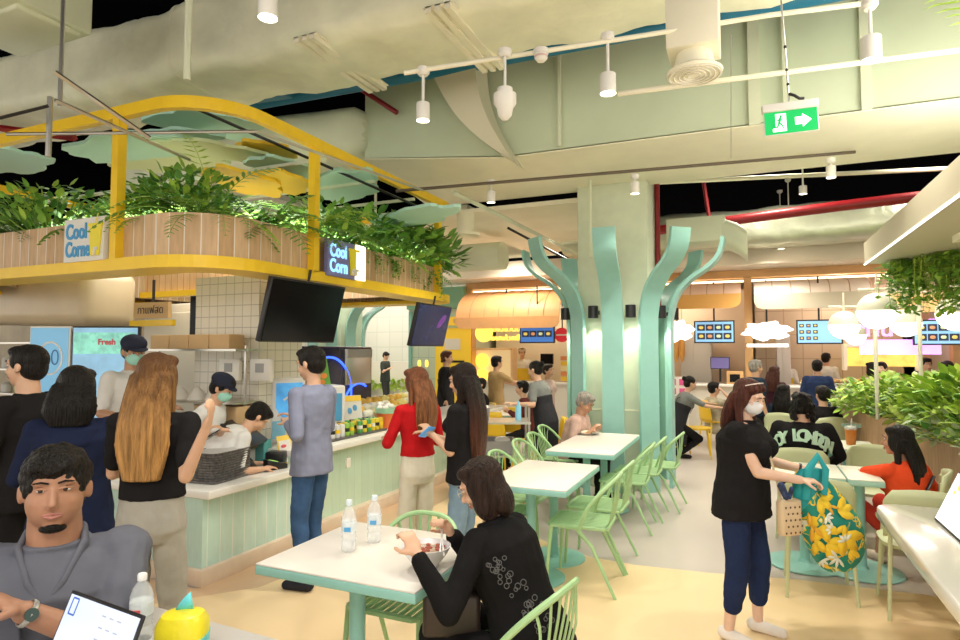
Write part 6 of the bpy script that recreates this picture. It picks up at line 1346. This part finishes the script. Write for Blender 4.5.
b = MB(); b.tube([q['h'](.084*cos(a), -.02+.085*sin(a)*.6+.02, .085+.035*sin(a)) for a in [pi*i/14 for i in range(15)]], .004, n=6); b.build('hairband', mat('pearl', (.65, .55, .5), .4), R_)
b = MB(); N_, u_, S1_, F_ = q['N'], q['u'], q['S1'], q['F']
for k in (-1, 1): b.ell(N_-u_*.12+S1_*k*.05+F_*.135, (.05, .012, .022)); b.limb(N_-u_*.13+S1_*k*.02+F_*.14, N_-u_*.30+S1_*k*.04+F_*.155, .016, .022, 8, sq=(1, .4))
b.build('neck_bow', CB, R_)
# bag
t = thing('tote_bag', (0, 0, 0), 'big teal tote bag with yellow and white leaf print held by the masked woman', 'bag')
bt = mat('tote_teal', (.0, .25, .20), .6); bt2 = mat('tote_teal_dark', (.01, .33, .36), .6)
c0 = at(818, 497, 3.55); fwd = Vector((-sin(YAW), cos(YAW), 0)); sdv = Vector((cos(YAW), sin(YAW), 0))
def bagpt(px, py, dep): return at(px, py, 3.55+dep)
nt = bt.node_tree; N = nt.nodes.new; L = nt.links.new; tc = N('ShaderNodeTexCoord'); ns = N('ShaderNodeTexNoise'); ns.inputs['Scale'].default_value = 9; L(tc.outputs['Object'], ns.inputs[0])
wv = N('ShaderNodeTexVoronoi'); wv.feature = 'SMOOTH_F1'; wv.inputs['Scale'].default_value = 17; ad = N('ShaderNodeVectorMath'); ad.operation = 'MULTIPLY_ADD'; ad.inputs[1].default_value = (.16, .16, .16); L(ns.outputs[1], ad.inputs[0]); L(tc.outputs['Object'], ad.inputs[2]); L(ad.outputs[0], wv.inputs['Vector'])
cr = N('ShaderNodeValToRGB'); cr.color_ramp.interpolation = 'CONSTANT'; sp2 = N('ShaderNodeSeparateColor'); L(wv.outputs['Color'], sp2.inputs[0]); L(sp2.outputs[0], cr.inputs[0]); e = cr.color_ramp.elements; e[0].color = (.0, .25, .20, 1); e[1].position = .55; e[1].color = (.88, .58, .02, 1)
for p_, c_ in ((.66, (.01, .33, .22)), (.80, (.90, .68, .06)), (.90, (.75, .82, .72))): q_ = e.new(p_); q_.color = (*c_, 1)
L(cr.outputs[0], nt.nodes['Principled BSDF'].inputs['Base Color'])
rows = []; prof = [(470, 806, 12, .03), (482, 811, 19, .06), (500, 820, 27, .10), (520, 830, 33, .13), (540, 836, 32, .13), (556, 838, 27, .11), (567, 838, 18, .07), (571, 838, 7, .03)]
b = MB(); rr = []
for py, cx, hw, dp in prof:
    rr.append([bagpt(cx+hw*cos(a)*(1+.04*sin(3*a+py)), py+3*sin(2*a), -dp*sin(a)) for a in [2*pi*j/28 for j in range(28)]])
b.loft(rr); b.build('pouch', bt, t, subd=1)
b = MB(); rr = []
for py, cx, hw, dp in ((466, 812, 14, .04), (480, 808, 15, .06), (498, 806, 15, .06), (515, 809, 10, .04)):
    rr.append([bagpt(cx+hw*cos(a), py, -.04-dp*sin(a)) for a in [2*pi*j/20 for j in range(20)]])
b.loft(rr); b.build('folded_top', bt2, t, subd=1)
MB().tube([bagpt(806, 500, -.11), bagpt(808, 470, -.10), bagpt(818, 456, -.06), bagpt(826, 470, -.08), bagpt(824, 495, -.10)], .022, n=8, flat=(1, .4)).build('handle', bt2, t)
random.seed(21); ly = mat('print_yellow', (.90, .62, .03), .6); lw = mat('print_white', (.80, .86, .78), .6); lo = mat('print_gold', (.80, .42, .03), .6)
b1 = MB(); b2 = MB(); b3 = MB()
def onbag(px, py, lift=.006):
    for i in range(len(prof)-1):
        if prof[i][0] <= py <= prof[i+1][0]:
            f = (py-prof[i][0])/(prof[i+1][0]-prof[i][0]); cx = prof[i][1]*(1-f)+prof[i+1][1]*f; hw = prof[i][2]*(1-f)+prof[i+1][2]*f; dp = prof[i][3]*(1-f)+prof[i+1][3]*f
            x = max(-.97, min(.97, (px-cx)/hw)); return bagpt(cx+hw*x, py, -dp*sqrt(1-x*x)-lift), x
    return None, 0
def motif(bm, px, py, L, W, ang, n=1):
    for k in range(n):
        a = ang+(k-(n-1)/2)*.75; pts = []
        for f, w2 in ((0, 0), (.3, .8), (.6, 1), (.85, .6), (1, 0)): pts.append((f*L, w2*W/2))
        out = []
        for x, y in pts+[(x, -y) for x, y in pts[-2:0:-1]]:
            p, _ = onbag(px+x*cos(a)-y*sin(a), min(570, max(471, py+x*sin(a)+y*cos(a))))
            out.append(p)
        m = len(out); c = sum(out, Vector())/m; bm.add(out+[c-fwd*.004], [(i, (i+1) % m, m) for i in range(m)])
for (px, py, L, W, a, n) in ((818, 500, 16, 8, .5, 3), (822, 525, 20, 9, 1.2, 3), (838, 512, 18, 8, -.4, 3), (842, 535, 22, 11, .8, 3), (826, 545, 18, 9, .4, 3), (850, 550, 12, 6, 1.0, 2), (816, 540, 16, 8, 1.3, 2), (845, 525, 12, 6, 2, 2)  ): motif(b1, px, py, L, W, a, n)
for (px, py, L, W, a, n) in ((838, 558, 11, 3, 2.5, 5), (846, 541, 9, 3, 4.2, 4), (826, 517, 8, 3, .5, 4), (832, 530, 8, 3, 3.5, 4), (822, 560, 8, 2.5, 1, 4)): motif(b2, px, py, L, W, a, n)
for (px, py, L, W, a, n) in ((808, 512, 16, 5, 1.4, 1), (812, 525, 18, 5, 1.2, 2), (828, 505, 12, 3, .7, 2)): motif(b3, px, py, L, W, a, n)
b1.build('leaf_print', ly, t, solid=.002); b2.build('leaf_print', lw, t, solid=.002); b3.build('leaf_print', lo, t, solid=.002)
t = thing('crossbody_bag', at(789, 517, 3.42), 'small cream patterned crossbody bag on a strap at the masked woman\'s hip', 'bag', YAW+.25)
MB().box((0, 0, 0), (.135, .06, .20)).build('pouch', mat('bag_cream', (.70, .54, .34), .5), t, bevel=.018, seg=3)
b = MB(); [b.ell((-.045+.03*i+.015*(j % 2), -.031, -.08+.035*j), (.006, .002, .007), n=8, k=5) for i in range(4) for j in range(5)]; b.build('dot_print', mat('bag_dots', (.10, .05, .02), .5), t)
wm = t.matrix_basis.inverted()
MB().tube([(-.05, 0, .10), wm@at(776, 478, 3.44), wm@at(770, 456, 3.50)], .008, n=6, flat=(1, .4)).build('strap', mat('strap', (.6, .48, .3), .5), t)
b = MB(); b.limb((-.05, -.04, .12), (-.09, -.05, .19), .016, .02, 8); b.limb((-.03, -.04, .12), (-.02, -.05, .17), .012, .012, 8); b.build('scarf', mat('scarf', (.02, .04, .12), .6, var=.9, vscale=40), t)
# girl in red
rt_ = cloth('red_tee', (.72, .075, .022), .06)
q = person('girl with long black hair in an orange red tee seated at the small pale table', 897, 425, 4.6, -50, sit=1, s=.97, hair=('long', HB, .44, -.01), sk=SK2, top=(rt_, .8, 0), bottom=(cloth('red_shorts', (.55, .05, .03)), .1, 1.1), shoes=cloth('shoe_cream', (.7, .6, .5)), male=0, vox=.009, lean=8, head=(-25, 0, 0), twidth=1.08, arms={-1: (842, 472, 5.05), 1: (.25, .30, 1.05, 'l')}, pole={-1: (-1, -.3, -.5), 1: (1, -.3, -.8)})
b = MB(); b.tube([q['P']+q['u']*.40+q['S1']*.10-q['F']*.15, q['P']+q['u']*.25-q['S1']*.05-q['F']*.16, q['P']+q['u']*.05-q['S1']*.14-q['F']*.14], .014, n=6, flat=(1, .4)); b.build('bag_strap', black, q['o'])
# lettered jacket
q = person('person with curly hair in a black jacket with pale green arched lettering', 802, 393, 5.6, 5, sit=1, s=.95, hair=('curly', HB), top=(CB, 1.93, 0), bottom=(CB, 1, 1), shoes=CB, vox=.011, faceon=0, fat=1.2, twidth=1.2, arms={-1: (-.2, .3, 1.0, 'l'), 1: (.2, .3, 1.0, 'l')}, pole={-1: (-1, -.2, -1), 1: (1, -.2, -1)})
lt = mat('letter_green', (.50, .72, .55), .6); R_ = q['o']
for i, ch in enumerate('BOY LONDON'):
    if ch == ' ': continue
    f = (i-4.6)/4.6; a = f*1.15
    p = q['P']+q['u']*(.40-.11*f*f)+q['S1']*sin(a)*.245-q['F']*(cos(a)*.185+.012)
    text('lettering', ch, .15, lt, R_, p, Euler((pi/2, f*.35, a*.9)), .006, bold=.006)
# far people on the shop side
def far(label, px, ytop, d, face, **k):
    k.setdefault('vox', .016); k.setdefault('top', (CB, .8, .05)); k.setdefault('bottom', (CB, 1, 1)); return person(label, px, ytop, d, face, shoes=CB, **k)
gs = cloth('server_grey', (.20, .21, .20)); ap = cloth('apron_black', (.03, .03, .035))
far('waitress in grey shirt and black apron leaning over a table beside the tree column', 690, 376, 9.6, 70, top=(gs, .8, .0), hair=('bun', HB), male=0, lean=22, head=(0, 15, 0), extra={'straps': ap, 'apron': ap}, arms={1: (722, 408, 9.3), -1: (726, 408, 9.8)}, s=.95)
far('person in a patterned shirt seated with a hand at the mouth near the waitress', 714, 382, 10.6, 60, sit=1, top=(cloth('khaki_print', (.42, .38, .28), .4), .9, 0), bottom=(cloth('khaki', (.4, .32, .2)), 1, 1), arms={1: (724, 393, 10.5), -1: (725, 405, 10.6)})
far('man with thin grey hair in a dark navy tee before the long cream counter', 756, 360, 8.8, 60, sit=0, top=(cloth('tee_navy', (.02, .035, .06)), .8, .05), hair=('short', HG), fat=1.15)
far('woman with auburn hair seated behind the grey haired man', 774, 366, 9.3, 20, hair=('long', HR, .35), male=0, top=(cloth('plum', (.06, .02, .03)), .8, .0))
far('woman with black hair in navy seated just above the lettered jacket', 783, 384, 8.6, 10, sit=1, hair=('long', HB, .4), male=0, top=(cloth('tee_navy', 0), .9, .0))
far('man in a navy shirt standing at the long cream counter, seen from behind', 817, 360, 9.6, 0, top=(cloth('shirt_navy', (.03, .05, .13)), .8, .08), fat=1.1, faceon=0)
far('person with black hair in black seated between lettered jacket and hedge', 822, 386, 8.1, -30, sit=1, top=(CB, 1.9, 0))
far('cook with black hair in white and a yellow apron behind the food trays', 785, 356, 12.6, 10, top=(CW, .8, 0), extra={'apron': yb}, lean=10, faceon=0, s=.94)
far('cook in white shirt turned away behind the counter near the menu screen', 826, 353, 12.2, 20, top=(CW, .8, 0), s=.95)
far('diner with black hair just visible over the hedge, beside the first lamp pole', 871, 362, 11.0, -60, sit=1, top=(CW, .8, 0), hair=('bob', HB), male=0)
far('diner with fair face looking out over the hedge', 881, 362, 10.7, 200, sit=1, top=(cloth('pinkish', (.6, .4, .35)), .8, 0), sk=SK3)
far('diner with dark hair over the hedge near the red leaved plant', 926, 358, 10.6, 150, sit=1)
far('diner with dark hair and headset over the hedge next to the picture edge', 947, 361, 10.2, -20, sit=1, hair=('bob', HB))
# far people on the kiosk side
kh = cloth('khaki_shirt', (.50, .34, .16))
far('man in a khaki shirt ordering at the noodle shop', 497, 356, 10.2, 60, top=(kh, .8, .1), bottom=(cloth('khaki', 0), 1, 1), arms={1: (523, 385, 10.3), -1: (520, 387, 10.6)})
far('cook in white with a cap behind the noodle shop counter', 522, 348, 14.2, 180, top=(CW, .8, 0), extra={'apron': yb, 'cap': cloth('tan_cap', (.5, .4, .3))}, s=.96)
far('waitress in grey shirt and black apron pushing the steel trolley', 535, 361, 7.6, -62, top=(gs, .75, .02), hair=('bun', HB), male=0, extra={'apron': ap}, lean=14, head=(0, 15, 0), arms={-1: (514, 404, 7.3), 1: (517, 404, 7.7)}, vox=.012)
far('dark haired child seated behind the trolley', 522, 381, 8.6, -80, sit=1, s=.85, top=(cloth('maroon', (.12, .03, .03)), 1.8, 0), lean=10, arms={-1: (508, 410, 8.5), 1: (508, 412, 8.7)})
far('woman facing the shop behind the trolley waitress', 548, 364, 9.4, 120, top=(cloth('pinktop', (.6, .45, .4)), .8, .0), male=0, hair=('short', HD))
far('person in black with white lace collar near the yellow poster', 447, 351, 10.5, 100, top=(CB, 1.9, .0), hair=('short', HR), extra={'apron': ap})
far('person with hair bun crouching over a phone beside the trolley', 480, 378, 9.9, -110, sit=1, s=.9, top=(CB, 1.8, 0), hair=('short', HB))
far('distant man in dark grey tee looking at his phone by the white planter wall', 386, 352, 17.5, 120, top=(cloth('tee_charcoal', (.05, .055, .05)), .8, .1), bottom=(cloth('charcoal', (.05, .05, .05)), 1, 1), vox=.025, head=(0, 25, 0), arms={1: (390, 368, 17.2), -1: (389, 369, 17.2)})

RO = [o for o in COL.objects if o.parent is None and o.name.startswith('person')]
def under(key, proto, label, m=None):
    o = [p for p in RO if key in p['label']][0]; c = copytree(proto); f = Vector((-sin(o.rotation_euler.z), cos(o.rotation_euler.z), 0))*.02
    c.location = (o.location.x+f.x, o.location.y+f.y, 0); c.rotation_euler = (0, 0, m or o.rotation_euler.z); c['label'] = label
under('orange red tee', pc, 'pale green chair under the girl in red', 1.35); under('pale green arched', pc, 'pale green chair under the person in the lettered jacket')
under('patterned shirt', y0, 'yellow chair under the seated person in a patterned shirt'); under('child seated', y0, 'yellow chair under the dark haired child')
under('crouching over', y0, 'yellow chair under the person bent over a phone'); under('between lettered jacket', pc, 'pale green chair under the person between jacket and hedge')
under('in navy seated', pc, 'pale green chair under the woman in navy'); under('heavy man', pc, 'pale green chair under the man in the slate polo')
